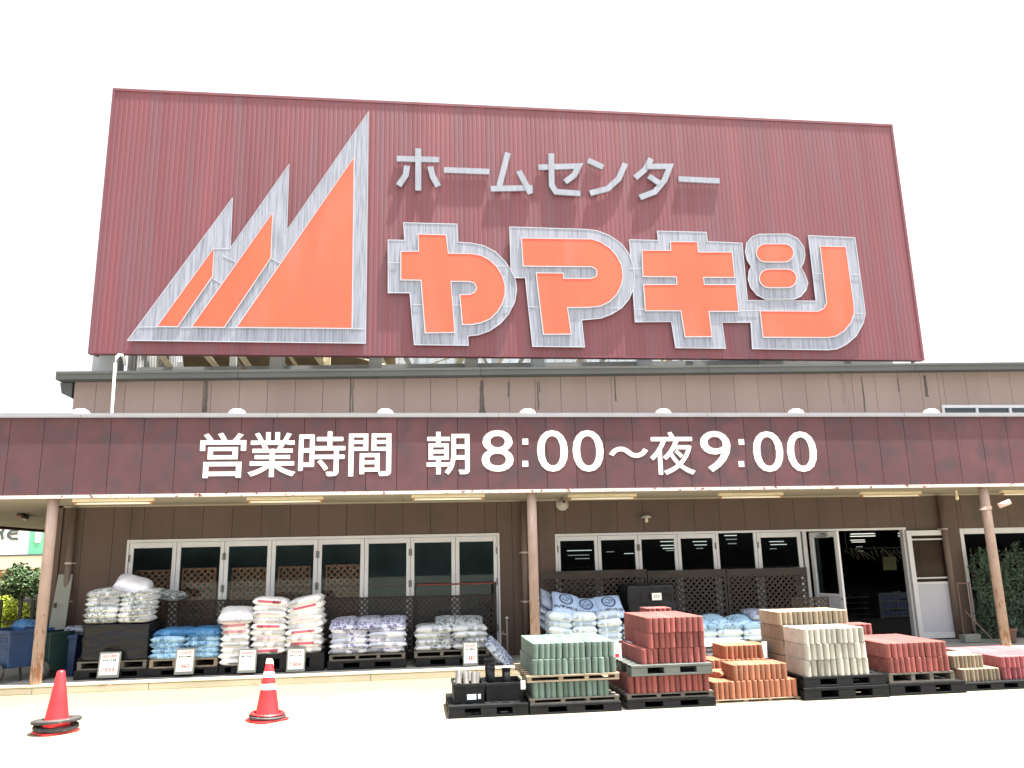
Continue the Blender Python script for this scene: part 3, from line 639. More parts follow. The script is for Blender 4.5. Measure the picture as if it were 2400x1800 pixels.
for zf, a, b in ((Z3, (107, 420), (212, 424)), (Z3, (1000, 448), (1095, 452)), (Z3, (300, 770), (395, 772)), (Z3, (640, 775), (710, 777)), (Z3, (1060, 785), (1148, 790)), (Z3, (1272, 790), (1365, 794)), (Z3, (1900, 800), (2045, 802)), (Z4, (125, 472), (222, 474)), (Z4, (160, 808), (245, 810)), (Z4, (1000, 822), (1200, 824)), (Z4, (1650, 510), (1735, 514)), (Z4, (1950, 518), (2045, 522)), (Z4, (1992, 842), (2084, 846))):
    stroke(jn, zf([a, b]), .013, SY - .0635, SY - .0595)
ats(jn.build('panel_joint', M['trimw'], sgn))
# ホームセンター
ks = [[[(128, 140), (384, 147)], [(258, 80), (258, 332)], [(190, 185), (183, 240), (140, 303)], [(330, 190), (345, 250), (378, 308)]],
      [[(412, 208), (685, 218)]],
      [[(797, 105), (745, 305)], [(693, 322), (945, 316)], [(862, 215), (933, 352)]],
      [[(980, 192), (1222, 185), (1195, 240), (1140, 280)], [(1057, 110), (1060, 300), (1085, 340), (1232, 350)]],
      [[(1278, 150), (1370, 192)], [(1502, 170), (1462, 262), (1395, 322), (1290, 348)]],
      [[(1658, 140), (1622, 205), (1562, 255)], [(1630, 187), (1770, 187), (1738, 270), (1680, 340), (1590, 374)], [(1642, 245), (1712, 292)]],
      [[(1822, 262), (2070, 274)]]]
for gl in ks:
    km = MB()
    for i, s_ in enumerate(gl): stroke(km, Z2(s_), .108, SY - .05 - i * .004, SY - .015 - i * .004)
    ats(km.build('small_lettering', M['silverb'], sgn))
# steel behind and below the sign
for i, px in enumerate((254, 650, 880, 1105, 1260, 1510, 1800)):
    x = W(px, 850, SY + .55)[0]; w = .21 if i == 0 else .11; c_ = MB(); c_.box(x - w, x + w, SY + .42, SY + .70, 4.57, 9.7)
    ats(c_.build('column', M['back'] if i in (0, 4, 5) else M['steel'], sgn))
hb = MB(); hb.hexa([(sx0 + .5, SY + .75, 4.62), (sx1 - .1, SY + .75, 4.62), (sx1 - .1, SY + .9, 4.62), (sx0 + .5, SY + .9, 4.62), (sx0 + .5, SY + .75, 5.06), (sx1 - .1, SY + .75, 5.34), (sx1 - .1, SY + .9, 5.34), (sx0 + .5, SY + .9, 5.06)]); hb.box(sx0 + .1, sx1 - .1, SY + 3.0, SY + 3.2, 4.62, 5.72); ats(hb.build('base_beam', M['steel'], sgn))
for a, b, c_, d_ in ((-4.9, .5, -4.2, 3.0), (-4.2, .5, -3.2, 3.0), (-3.5, .5, -2.7, 2.8), (-2.9, .5, -2.0, 2.9), (-2.2, .5, -1.2, 2.9), (1.1, .7, .5, 3.0), (-.9, .6, -.3, 3.0), (3.6, .6, 2.6, 3.0), (5.4, .6, 4.4, 3.0), (7.2, .6, 6.4, 3.0), (8.6, .6, 7.8, 3.0)):
    bm_ = MB(); bm_.beam((a, SY + b, 5.9), (c_, SY + d_, 4.65), .07); ats(bm_.build('brace', M['cream'], sgn))
for a, b in ((-1.4, .9), (.9, -.9), (3.9, 6.0), (7.6, 5.6)):
    bm_ = MB(); bm_.tube([(a, SY + .85, 5.4), (b, SY + .85, 4.75)], .014, 6); ats(bm_.build('tie_rod', M['cream'], sgn))
for i in range(26):
    a = sx0 + .75 + i * .56 + random.uniform(-.1, .1)
    if i % 3 == 2: bm_ = MB(); bm_.box(a, a + random.uniform(.06, .14), SY + 1.5, SY + 1.6, 4.57, 7.5); ats(bm_.build('upright', M[('back', 'cream', 'steel')[i % 4 % 3]], sgn)); continue
    bm_ = MB(); bm_.beam((a, SY + 1.2, 6.3), (a + (.75 if a < 1.5 else -.75), SY + 2.8, 5.2), random.uniform(.025, .06)); ats(bm_.build('brace', M[('cream', 'steel', 'back')[i % 3]], sgn))
sp_ = MB(); x = SY + .36
while x < SY + 3.2: sp_.box(sx0 + .46, sx0 + .49, x, x + .11, 4.6, 9.0); sp_.box(sx0 + .49, sx0 + .51, x + .11, x + .16, 4.6, 9.0); x += .16
ats(sp_.build('inner_cladding', M['steel'], sgn))
tp_ = MB(); tp_.hexa([(sx0 + .7, SY + 3.0, 5.2), (-.4, SY + 3.0, 5.2), (-.4, SY + 3.25, 5.2), (sx0 + .7, SY + 3.25, 5.2), (sx0 + .7, SY + 1.6, 7.2), (-.4, SY + 1.6, 7.2), (-.4, SY + 1.85, 7.2), (sx0 + .7, SY + 1.85, 7.2)])
ats(tp_.build('inner_board', mat('tan_board', (.20, .15, .09), .7, .2, 3, (1, 1, 3)), sgn))
bp_ = MB(); x = sx0
while x < sx1 - .2: bp_.box(x, x + .17, SY + 3.3, SY + 3.33, 4.6, 9.7); bp_.box(x + .17, x + .2, SY + 3.31, SY + 3.34, 4.6, 9.7); x += .2
ats(bp_.build('rear_cladding', M['back'], sgn))
# white drain hose hooked over the gutter
wp = MB(); pts = []
for px, py, yy in ((293, 856, 13.62), (291, 840, 13.56), (286, 833, 13.46), (279, 832, 13.34), (273, 837, 13.25), (270, 852, 13.22), (262, 966, 13.24)): x, z = W(px, py, yy); pts.append((x, yy, z))
pts.append((pts[-1][0], 13.24, 3.74))
tag(wp.tube(pts, .024, 10).build('drain_pipe', M['wpipe'], smooth=True), 'white drain pipe hooked over the grey gutter beside the sign column', 'pipe')

# ================================================================ things on the building
dl = ['left of the opening hours, partly against the sky', 'above the first character of the opening hours', 'between the characters 間 and 朝', 'above the first colon of the opening hours', 'above the character 夜', 'above the last zero of the opening hours', 'under the upper strip window']
dome0 = None
for i, px in enumerate((178, 550, 902, 1240, 1562, 1877, 2197)):
    x, z = W(px, 970, 12.28)
    if dome0 is None:
        dome0 = empty('roof_floodlight', (0, 0, 0))
        a = MB(); a.lathe([(.132, 0), (.136, .016), (.128, .05), (.104, .084), (.064, .108), (.0, .116)], 20); a.build('dome', M['lettering'], dome0, smooth=True)
        a = MB(); a.lathe([(.05, -.13), (.05, -.001), (.0, -.001)], 12); a.build('stem', M['hinge'], dome0)
        o = dome0
    else: o = copy_tree(dome0)
    o.location = (x, 12.45, FZ1 + .03 + .06)
    tag(o, 'white domed floodlight on the canopy roof, ' + dl[i], 'floodlight', 'floodlights along the canopy roof')
fl0 = None
fll = ['left of the 営', 'under the 業時', 'under the 間朝', 'under the first 0:00 digits', 'under the 夜 and 9', 'under the last two zeros', 'cut by the right picture edge']
for i, (a, b, y) in enumerate(((182, 350, 1175), (588, 748, 1171), (975, 1125, 1165), (1340, 1482, 1164), (1690, 1828, 1161), (2020, 2153, 1158), (2348, 2478, 1154))):
    xa, ya = GZ(a, y, 2.575); xb, yb = GZ(b, y - 1, 2.575); ln = 1.1
    if fl0 is None:
        fl0 = empty('soffit_light')
        m_ = MB(); m_.hexa([(-ln / 2, -.05, .0), (ln / 2, -.05, .0), (ln / 2, .05, .0), (-ln / 2, .05, .0), (-ln / 2, -.03, .045), (ln / 2, -.03, .045), (ln / 2, .03, .045), (-ln / 2, .03, .045)]); m_.build('housing', M['fix'], fl0, bevel=.004)
        m_ = MB(); m_.tube([(-ln / 2 + .03, 0, -.025), (ln / 2 - .03, 0, -.025)], .016, 10); m_.build('tube', M['tube'], fl0, smooth=True)
        for s in (-1, 1):
            m_ = MB(); m_.box(s * (ln / 2 - .03) - .014, s * (ln / 2 - .03) + .014, -.02, .02, -.045, -.001); m_.build('socket', mat('rusty_socket', (.38, .18, .07), .7, .3, 20), fl0)
        o = fl0
    else: o = copy_tree(fl0)
    o.location = ((xa + xb) / 2, (ya + yb) / 2, 2.569)
    tag(o, 'rusty fluorescent fixture under the canopy, ' + fll[i], 'ceiling light', 'fluorescent fixtures under the canopy')
x, y = GZ(54, 1212, 2.57)
o = copy_tree(fl0); o.location = (x, y, 2.569); o.rotation_euler = (0, 0, R(-72)); tag(o, 'dark fluorescent fixture under the side canopy left of the first post', 'ceiling light', 'fluorescent fixtures under the canopy')
for c_ in o.children:
    if c_.name.startswith('housing'): c_.data = c_.data.copy(); c_.data.materials[0] = M['trelg']
# horn speaker at the soffit, bracket lamp, post camera
hx, hz = W(1318, 1182, 12.9)
t = empty('horn_speaker', (hx, 12.9, hz), 'small round grey horn speaker hanging under the canopy beside the middle post', 'speaker')
m_ = MB(); m_.lathe([(.02, .16), (.03, .14), (.04, .06), (.10, .0), (.105, -.01), (.095, -.012), (.035, .05)], 20); m_.xf(Matrix.Rotation(R(80), 4, 'X')); m_.build('horn', mat('horn_grey', (.36, .33, .3), .6), t, smooth=True)
m_ = MB(); m_.lathe([(.07, .03), (.0, .035)], 16); m_.xf(Matrix.Rotation(R(80), 4, 'X')); m_.build('mouth', M['black'], t)
m_ = MB(); m_.box(-.015, .015, .03, .06, .03, SZ - hz - .002); m_.build('bracket', M['hinge'], t)
hx, hz = W(1515, 1214, WY - .14)
t = empty('wall_lamp', (hx, WY - .14, hz), 'small shaded lamp with bare bulb on the wall above the right windows', 'lamp')
m_ = MB(); m_.lathe([(.02, .05), (.05, .045), (.085, .015), (.088, .0), (.08, .002), (.04, .035)], 18); m_.build('shade', mat('lamp_grey', (.42, .45, .43), .5), t, smooth=True)
m_ = MB(); m_.lathe([(.015, .02), (.025, -.02), (.03, -.05), (.02, -.075), (.0, -.08)], 12); m_.build('bulb', mat('bulb', (.6, .5, .4), .2), t, smooth=True)
m_ = MB(); m_.beam((0, .0, .055), (0, .135, .055), .012); m_.build('arm', M['hinge'], t)
hx, hz = W(2325, 1190, 12.05)
t = empty('security_camera', (hx, 12.02, hz), 'pinkish bullet camera clamped to the right canopy post', 'camera')
m_ = MB(); m_.tube([(.06, -.05, .02), (.21, -.13, .085)], .042, 14); m_.build('body', mat('camera_pink', (.6, .46, .42), .5), t, smooth=True)
m_ = MB(); m_.lathe([(.082, -.025), (.086, -.02), (.086, .02), (.082, .025)], 16, (-.045, .11, 0)); m_.build('clamp', mat('clamp_pink', (.5, .4, .36), .5), t)
m_ = MB(); m_.hexa([(-.22, -.0, -.035), (-.12, -.0, -.03), (-.12, .05, -.03), (-.22, .05, -.035), (-.21, 0, -.025), (-.12, 0, .02), (-.12, .05, .02), (-.21, .05, -.025)]); m_.build('bracket', mat('bracket_pink', (.6, .5, .46), .5), t)
hx, hz = W(2243, 1166, 12.7)
m_ = MB(); m_.lathe([(.0, -.05), (.025, -.03), (.03, 0), (.02, .03), (.02, SZ - hz - .003)], 12); o = m_.build('soffit_hook', M['fix'], smooth=True); o.location = (hx, 12.7, hz); tag(o, 'tiny cream knob under the canopy left of the right post', 'fitting')

# ================================================================ trellises
def trellis(x0, x1, z0, z1, y, m, label, pitch=.09, frame=.03, top=None, tilt=0.0, slat=.022, group='dark trellis panels along the shop front'):
    t = empty('trellis_panel', ((x0 + x1) / 2, y, z0), label, 'trellis', group)
    hw = (x1 - x0) / 2; h = z1 - z0
    f = MB(); f.box(-hw, -hw + frame, -.012, .012, 0, h); f.box(hw - frame, hw, -.012, .012, 0, h); f.box(-hw + frame, hw - frame, -.011, .011, h - (top or frame), h - .0005); f.box(-hw + frame, hw - frame, -.011, .011, .0005, frame)
    f.build('frame', m if not top else M['trelg'], t)
    l = MB(); X0, X1, Z0, Z1 = -hw + frame, hw - frame, frame, h - (top or frame)
    for sgn_, yy in ((1, -.004), (-1, .005)):
        c = (X0 - (Z1 - Z0)) if sgn_ > 0 else X0
        end = X1 if sgn_ > 0 else X1 + (Z1 - Z0)
        while c < end:
            # line x = c + s*(z-Z0)
            pts = []
            za = max(Z0, Z0 + (X0 - c) * sgn_ if sgn_ > 0 else Z0 + (c - X1)); zb = min(Z1, Z0 + (X1 - c) if sgn_ > 0 else Z0 + (c - X0))
            if zb - za > .02:
                xa, xb = c + sgn_ * (za - Z0), c + sgn_ * (zb - Z0); d = slat / 2 * 1.414
                l.add([(xa - d, yy - .004, za), (xa + d, yy - .004, za), (xb + d, yy - .004, zb), (xb - d, yy - .004, zb), (xa - d, yy + .004, za), (xa + d, yy + .004, za), (xb + d, yy + .004, zb), (xb - d, yy + .004, zb)],
                      [(0, 1, 2, 3), (7, 6, 5, 4), (0, 4, 5, 1), (1, 5, 6, 2), (2, 6, 7, 3), (3, 7, 4, 0)])
            c += pitch
    l.build('lattice', m, t)
    t.rotation_euler = (tilt, 0, 0); return t
YT = WY - .13
def tx(px, py, y=YT): return W(px, py, y)
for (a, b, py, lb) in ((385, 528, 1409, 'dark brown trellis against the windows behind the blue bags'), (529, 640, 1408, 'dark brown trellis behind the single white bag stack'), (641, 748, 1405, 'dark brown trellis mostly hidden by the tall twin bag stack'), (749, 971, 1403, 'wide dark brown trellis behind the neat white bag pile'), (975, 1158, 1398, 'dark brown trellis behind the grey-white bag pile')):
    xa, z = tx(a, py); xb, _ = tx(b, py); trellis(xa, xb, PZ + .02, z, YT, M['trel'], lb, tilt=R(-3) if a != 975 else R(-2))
xa, z = tx(973, 1372, YT - .06); xb, _ = tx(1160, 1369, YT - .06)
t = empty('display_rack', ((xa + xb) / 2, YT - .08, PZ + .005), 'black tube rack frame with red-brown top rail behind the grey-white bags', 'rack')
hw = (xb - xa) / 2; h = z - PZ
m_ = MB(); m_.tube([(-hw, 0, 0), (-hw, 0, h - .03), (-hw + .03, 0, h)], .017, 8); m_.build('upright', M['black'], t); m_ = MB(); m_.tube([(hw, 0, 0), (hw, 0, h + .02)], .02, 8); m_.build('upright', M['black'], t)
m_ = MB(); m_.tube([(-hw + .03, 0, h), (hw, 0, h)], .014, 8); m_.build('top_rail', M['rail'], t)
# inside, reddish trellises standing on the shop floor
for (a, b, py, lb) in ((318, 402, 1337, 'leftmost'), (428, 508, 1332, 'second from left'), (544, 626, 1331, 'third from left'), (652, 728, 1328, 'fourth from left'), (764, 846, 1324, 'rightmost')):
    y = WY + .32; xa, z = W(a, py, y); xb, _ = W(b, py, y)
    trellis(xa, xb, PZ + .01, z, y, M['treli'], 'reddish brown trellis seen through the left windows, ' + lb, pitch=.105, frame=.025, slat=.026, group='reddish trellises inside the windows')
m_ = MB(); xa, z = W(318, 1386, WY + .25); xb, _ = W(1150, 1376, WY + .25); m_.tube([(xa, WY + .25, z), (xb, WY + .25, z)], .008, 6); m_.tube([(xa, WY + .25, PZ), (xa, WY + .25, z)], .008, 6); m_.tube([(xb, WY + .25, PZ), (xb, WY + .25, z)], .008, 6)
tag(m_.build('guard_rail', M['rail']), 'thin red rail behind the left window glass', 'rail')
yR = WY - .22
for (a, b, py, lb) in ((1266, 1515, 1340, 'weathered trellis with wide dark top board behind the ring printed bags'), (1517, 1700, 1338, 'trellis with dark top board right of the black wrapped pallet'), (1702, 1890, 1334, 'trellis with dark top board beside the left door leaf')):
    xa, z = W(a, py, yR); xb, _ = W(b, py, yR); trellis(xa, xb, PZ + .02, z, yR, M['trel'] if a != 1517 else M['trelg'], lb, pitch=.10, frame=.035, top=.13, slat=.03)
xa, z = W(1896, 1400, 12.55); xb, _ = W(1942, 1404, 12.55); trellis(xa - .3, xb, PZ + .01, z, 12.55, M['trel'], 'low black trellis in front of the white door kick panel', pitch=.075, frame=.02)

# ================================================================ pallets
def pallet(x0, x1, y0, y1, z0, z1, style, label):
    w, d, h = (x1 - x0), (y1 - y0), (z1 - z0)
    t = empty('pallet', ((x0 + x1) / 2, (y0 + y1) / 2, z0), label, 'pallet', 'pallets under the goods')
    hw, hd = w / 2, d / 2
    if style in ('wood', 'woodg'):
        m = M[style]; bt = min(.018, h * .25)
        a = MB(); n = 7
        for i in range(n):
            y = -hd + i * (d - .09) / (n - 1); a.box(-hw + random.uniform(-.008, .008), hw + random.uniform(-.008, .008), y, y + .09, h - bt, h)
        a.build('deck', m, t)
        for x in (-hw, -.02 - w * .14, w * .14 - .02, hw - .05):
            a = MB(); a.box(x + .002, x + .05, -hd + .003, hd - .003, bt + .0005, h - bt - .0005); a.build('stringer', m, t)
        a = MB()
        for y in (-hd + .001, -.045, hd - .091): a.box(-hw, hw, y, y + .09, 0, bt)
        a.build('base_board', m, t)
    else:
        m = M['gplastic'] if style == 'grey' else M['bplastic']; bt = h * .24
        a = MB(); nx, ny = 6, 6; sx = w / nx; sy = d / ny
        for i in range(ny): a.box(-hw, hw, -hd + i * sy, -hd + i * sy + sy * .62, h - bt, h)
        for i in range(nx + 1):
            x = -hw + i * (w - .05) / nx; a.box(x, x + .05, -hd + .002, hd - .042, h - bt + .001, h - .003)
        a.build('deck', m, t, bevel=.004)
        for i, x in enumerate((-hw, -w * .10, hw - w * .2)):
            for j, y in enumerate((-hd, -d * .1, hd - d * .2)):
                b = MB(); b.box(x + .001, x + w * .2 - .001, y + .001, y + d * .2 - .001, bt * .8 + .0005, h - bt - .0005); b.build('foot', m, t, bevel=.004)
        a = MB()
        for y in (-hd, -d * .1, hd - d * .2): a.box(-hw, hw, y, y + d * .2, 0, bt * .8)
        a.build('base_rail', m, t, bevel=.003)
    return t
FYB = 9.06       # front line of the yard pallets
for a in ((0.37, 1.225, 9.02, 9.95, 0, .125, 'black', 'black plastic pallet carrying the two black crates'),
          (1.24, 2.25, 9.02, 10.1, 0, .10, 'black', 'black plastic pallet at the bottom of the green block stack'),
          (1.25, 2.23, 9.04, 10.1, .101, .160, 'woodg', 'thin grey wooden pallet under the lower green blocks'),
          (1.22, 2.24, 9.03, 10.15, .327, .395, 'wood', 'pale wooden pallet between the two tiers of green blocks'),
          (2.32, 3.33, 9.05, 10.15, 0, .10, 'black', 'black plastic pallet at the bottom of the red block tower'),
          (2.33, 3.31, 9.07, 10.15, .101, .160, 'woodg', 'thin grey wooden pallet under the lowest red blocks'),
          (2.38, 3.31, 9.03, 10.15, .345, .46, 'grey', 'grey plastic pallet in the middle of the red block tower'),
          (3.36, 4.38, 9.18, 10.25, 0, .034, 'wood', 'flat wooden pallet under the orange blocks'),
          (4.39, 5.42, 9.10, 10.3, 0, .135, 'black', 'black plastic pallet at the bottom of the off-white block stack'),
          (4.41, 5.40, 9.12, 10.3, .137, .25, 'black', 'upper black plastic pallet directly under the off-white blocks'),
          (5.45, 6.40, 9.14, 10.25, 0, .135, 'black', 'black plastic pallet at the bottom of the low red stack'),
          (5.47, 6.29, 9.16, 10.25, .137, .245, 'woodg', 'grey pallet directly under the low red block stack'),
          (6.42, 7.30, 9.22, 10.3, 0, .092, 'black', 'black plastic pallet under the small tan blocks'),
          (7.32, 8.0, 9.24, 10.4, 0, .092, 'black', 'black plastic pallet under the rose blocks at the right edge')):
    pallet(*a)

# ================================================================ concrete edging blocks
def block_mesh(w, d, h, m, seed):
    rnd = random.Random(seed); hw = w / 2 - .0015; pts = []
    for i in range(7):
        t = -1 + 2 * i / 6; pts.append((t * hw, -d / 2 - .026 * (1 - abs(t) ** 2.4)))
    for i in range(1, 4):
        y = -d / 2 + d * i / 4; pts += [(hw, y - .006), (hw - .008, y), (hw, y + .006)]
    for i in range(7):
        t = 1 - 2 * i / 6; pts.append((t * hw, d / 2 - .014 * (1 - t * t)))
    for i in (3, 2, 1):
        y = -d / 2 + d * i / 4; pts += [(-hw, y + .006), (-hw + .008, y), (-hw, y - .006)]
    c = .004; b = MB(); n = len(pts)
    def ring(z, k): return [(x * (1 - k / .03), y - (k if y > 0 else -k), z) for x, y in pts]
    rings = [ring(0, 0), ring(h - c, 0), ring(h, c)]
    b.v = [p for r_ in rings for p in r_]
    b.f = [tuple(range(n - 1, -1, -1)), tuple(range(2 * n, 3 * n))] + [(j * n + i, j * n + (i + 1) % n, (j + 1) * n + (i + 1) % n, (j + 1) * n + i) for j in range(2) for i in range(n)]
    b.mi = [0] * len(b.f)
    o = b.build('kerb_block', m); me = o.data; bpy.data.objects.remove(o); return me
BM = {}
ROWN = ['front row', 'back row']
def blocks(colour, mk, x0, x1, n, y0, d, rows, z, h, where, only=None, jit=.007):
    w = (x1 - x0) / n; key = (mk, round(w, 4), d, h)
    if key not in BM: BM[key] = block_mesh(w, d, h - .002, M[mk], len(BM))
    for r_ in range(rows):
        for i in range(n):
            if r_ > 0 and only == 'front' and i not in (0, n - 1): continue
            o = bpy.data.objects.new('kerb_block', BM[key]); COL.objects.link(o)
            o.location = (x0 + (i + .5) * w, y0 + .016 + d / 2 + r_ * d + random.uniform(-jit, jit), z + .001)
            o.rotation_euler = (0, 0, random.uniform(-.025, .025))
            tag(o, f'{colour} block, {ORD[i]} from left, {ROWN[r_] + ", " if rows > 1 else ""}{where}', 'kerb block', f'{colour} kerb blocks, {where}')
H = .165
blocks('green', 'b_green', 1.29, 2.13, 13, FYB, .5, 2, .161, H, 'lowest tier of the green stack', 'front')
blocks('green', 'b_green', 1.28, 2.22, 14, FYB + .0, .5, 2, .396, H, 'lower layer of the upper green tier', 'front', .010)
blocks('green', 'b_green', 1.295, 2.215, 14, FYB + .01, .5, 2, .396 + H + .001, H, 'top layer of the green stack')
blocks('red', 'b_red', 2.36, 3.28, 14, FYB + .02, .5, 2, .161, .182, 'lowest tier of the red tower', 'front')
blocks('red', 'b_red', 2.52, 3.27, 11, FYB + .04, .5, 2, .461, H, 'layer on the red tower grey pallet', 'front')
blocks('red', 'b_red', 2.60, 3.27, 10, FYB + .03, .5, 2, .461 + H + .001, H, 'second layer of the red tower', 'front', .012)
blocks('red', 'b_red', 2.605, 3.265, 10, FYB + .02, .5, 2, .461 + 2 * H + .002, H, 'top layer of the red tower')
blocks('red', 'b_red', 2.93, 3.26, 5, 10.2, .3, 1, .46, .53, 'tall piece peeking over the red tower')
blocks('orange', 'b_orange', 3.36, 4.37, 15, 9.21, .5, 2, .036, .19, 'bottom layer of the orange stack')
blocks('orange', 'b_orange', 3.62, 4.265, 10, 9.22, .36, 1, .227, .172, 'front upper layer of the orange stack')
blocks('orange', 'b_orange', 3.58, 4.35, 12, 9.82, .42, 1, .227, .158, 'rear middle layer of the orange stack')
blocks('orange', 'b_orange', 3.77, 4.33, 9, 9.84, .40, 1, .386, .158, 'rear top layer of the orange stack')
blocks('off-white', 'b_white', 4.45, 5.24, 10, 9.14, .5, 1, .251, .178, 'bottom layer of the off-white stack', jit=.008)
blocks('off-white', 'b_white', 4.46, 5.225, 10, 9.13, .5, 1, .430, .172, 'middle layer of the off-white stack', jit=.012)
blocks('off-white', 'b_white', 4.46, 5.21, 11, 9.13, .5, 1, .603, .172, 'top layer of the off-white stack')
blocks('beige', 'b_tan', 4.42, 5.33, 14, 9.67, .55, 1, .775, .158, 'top tier behind the off-white blocks')
for z_, l_ in ((.251, 'lowest'), (.43, 'second'), (.603, 'third')): blocks('beige', 'b_tan', 4.43, 4.56, 2, 9.67, .55, 1, z_, .17, l_ + ' tier behind the off-white blocks')
blocks('brick red', 'b_red', 5.49, 6.255, 11, 9.17, .5, 2, .246, H, 'lower layer of the low red stack', 'front', .008)
blocks('brick red', 'b_red', 5.475, 6.25, 11, 9.17, .5, 2, .246 + H + .001, H, 'upper layer of the low red stack')
blocks('bright red', 'b_red', 5.70, 6.0, 4, 10.3, .3, 1, .50, .20, 'behind the off-white stack')
blocks('tan', 'b_tan', 6.50, 7.0, 9, 9.32, .42, 1, .094, .138, 'bottom layer of the small tan stack')
blocks('tan', 'b_tan', 6.46, 6.87, 8, 9.42, .42, 1, .233, .145, 'top layer of the small tan stack')
blocks('rose', 'b_pink', 7.04, 7.92, 14, 9.34, .5, 1, .094, .13, 'bottom layer of the rose stack')
blocks('rose', 'b_pink', 7.04, 7.92, 14, 9.33, .5, 1, .225, .13, 'top layer of the rose stack')
for z_, l_ in ((.094, 'bottom'), (.225, 'top')): blocks('rose', 'b_pink', 7.0, 7.9, 6, 9.87, .5, 1, z_, .13, l_ + ' layer behind the front rose blocks')
# support for the tall red and bright red rear pieces
pallet(2.9, 3.3, 10.18, 10.6, .0, .458, 'woodg', 'grey wooden stand behind the red tower')
pallet(5.66, 6.05, 10.28, 10.66, .0, .498, 'woodg', 'grey wooden stand behind the low red stack')
# loose orange pieces lying on the orange stack
bb = block_mesh(.066, .2, .165, M['b_orange'], 99)
for i, (x, y, rz, l_) in enumerate(((3.50, 9.55, .5, 'lying near the left edge'), (3.56, 9.66, -.25, 'lying behind another loose block'), (3.43, 9.62, 1.2, 'at the far left corner'))):
    o = bpy.data.objects.new('kerb_block', bb); COL.objects.link(o); o.location = (x, y, .227 + .034); o.rotation_euler = (0, R(90), rz)
    tag(o, 'loose orange block lying flat on the orange stack, ' + l_, 'kerb block', 'loose orange blocks')

# ================================================================ sacks
def bag_mesh(w, d, h, m, seed, wr=1.0):
    nu, nv = 22, 14; rnd = random.Random(seed); off = Vector((rnd.uniform(0, 50), rnd.uniform(0, 50), rnd.uniform(0, 50)))
    top = []; bot = []
    for j in range(nv + 1):
        v = -1 + 2 * j / nv
        for i in range(nu + 1):
            u = -1 + 2 * i / nu
            px = u * w / 2 * (1 - .05 * (1 - abs(v)) * abs(u) ** 3); py = v * d / 2 * (1 - .07 * abs(u) ** 4 * (1 if abs(v) < .95 else .3))
            t = max(0, 1 - abs(u) ** 5) ** .55 * max(0, 1 - abs(v) ** 3.2) ** .5
            nz = noise.noise(Vector((px * 7, py * 7, 0)) + off) * .012 * wr + noise.noise(Vector((px * 22, py * 18, 3)) + off) * .006 * wr
            pk = .010 * math.sin(py * 60 + seed) * max(0, abs(u) - .72) / .28 * wr
            e = .35 + .65 * t
            top.append((px, py, t * h * .52 + nz * e + pk)); bot.append((px, py, -t * h * .48 + nz * e * .7 + pk))
    b = MB(); n = nu + 1; b.v = top + bot; N0 = len(top)
    for j in range(nv):
        for i in range(nu):
            a = j * n + i; b.f.append((a, a + 1, a + n + 1, a + n)); b.f.append((N0 + a, N0 + a + n, N0 + a + n + 1, N0 + a + 1))
    for i in range(nu):
        b.f.append((i, N0 + i, N0 + i + 1, i + 1)); a = nv * n + i; b.f.append((a, a + 1, N0 + a + 1, N0 + a))
    for j in range(nv):
        a = j * n; b.f.append((a, a + n, N0 + a + n, N0 + a)); a = j * n + nu; b.f.append((a, N0 + a, N0 + a + n, a + n))
    b.mi = [0] * len(b.f)
    o = b.build('soil_bag', m, smooth=True, fix=False); me = o.data; bpy.data.objects.remove(o); return me
BG = {}
def bag(x, y, z, w, d, h, mk, label, group, rot=(0, 0, 0), seed=None, wr=1.0):
    s = random.randint(0, 2) if seed is None else seed; k = (round(w, 2), round(d, 2), round(h, 2), mk, s)
    if k not in BG: BG[k] = bag_mesh(w, d, h, M[mk], s * 13 + len(BG), wr)
    o = bpy.data.objects.new('soil_bag', BG[k]); COL.objects.link(o); o.location = (x, y, z); o.rotation_euler = rot
    return tag(o, label, 'bag', group)
COLN = {2: ('left', 'right'), 3: ('left', 'middle', 'right'), 1: ('only',), 4: ('far left', 'inner left', 'inner right', 'far right')}
def pile(xa, xb, z0, z1, yf, counts, mats, d, name, desc, rows=2, tilt=None, squash=1.6, ej=.02):
    n = len(counts); pitch = (z1 - z0) / n; h = pitch * squash
    for k, c in enumerate(counts):
        w = (xb - xa) / c
        for r_ in range(rows if k >= n - 2 else 1):
            for i in range(c):
                mk = mats(k, i); rx = tilt(k, i) if tilt else (0, 0)
                where = ['bottom', 'second', 'third', 'fourth', 'fifth', 'sixth', 'seventh', 'eighth', 'ninth', 'tenth'][k] + ' layer'
                if k == n - 1: where = 'top layer'
                side = COLN[c][i] + (' front' if rows > 1 and r_ == 0 and k >= n - 2 else ' rear' if r_ else '') + (' bag' if c == 1 else '')
                bag(xa + (i + .5) * w + random.uniform(-ej, ej), yf + d / 2 + r_ * d * .95 + random.uniform(-ej, ej), z0 + (k + .48) * pitch + random.uniform(-.004, .004), w * 1.04, d, h, mk,
                    f'{desc(k, i)} {side}, {where} of the {name}', f'bags in the {name}', (rx[0], rx[1] + random.uniform(-.03, .03), random.uniform(-.05, .05)))
YB = 12.5
def XZ(px, py, y=YB): return W(px, py, y)
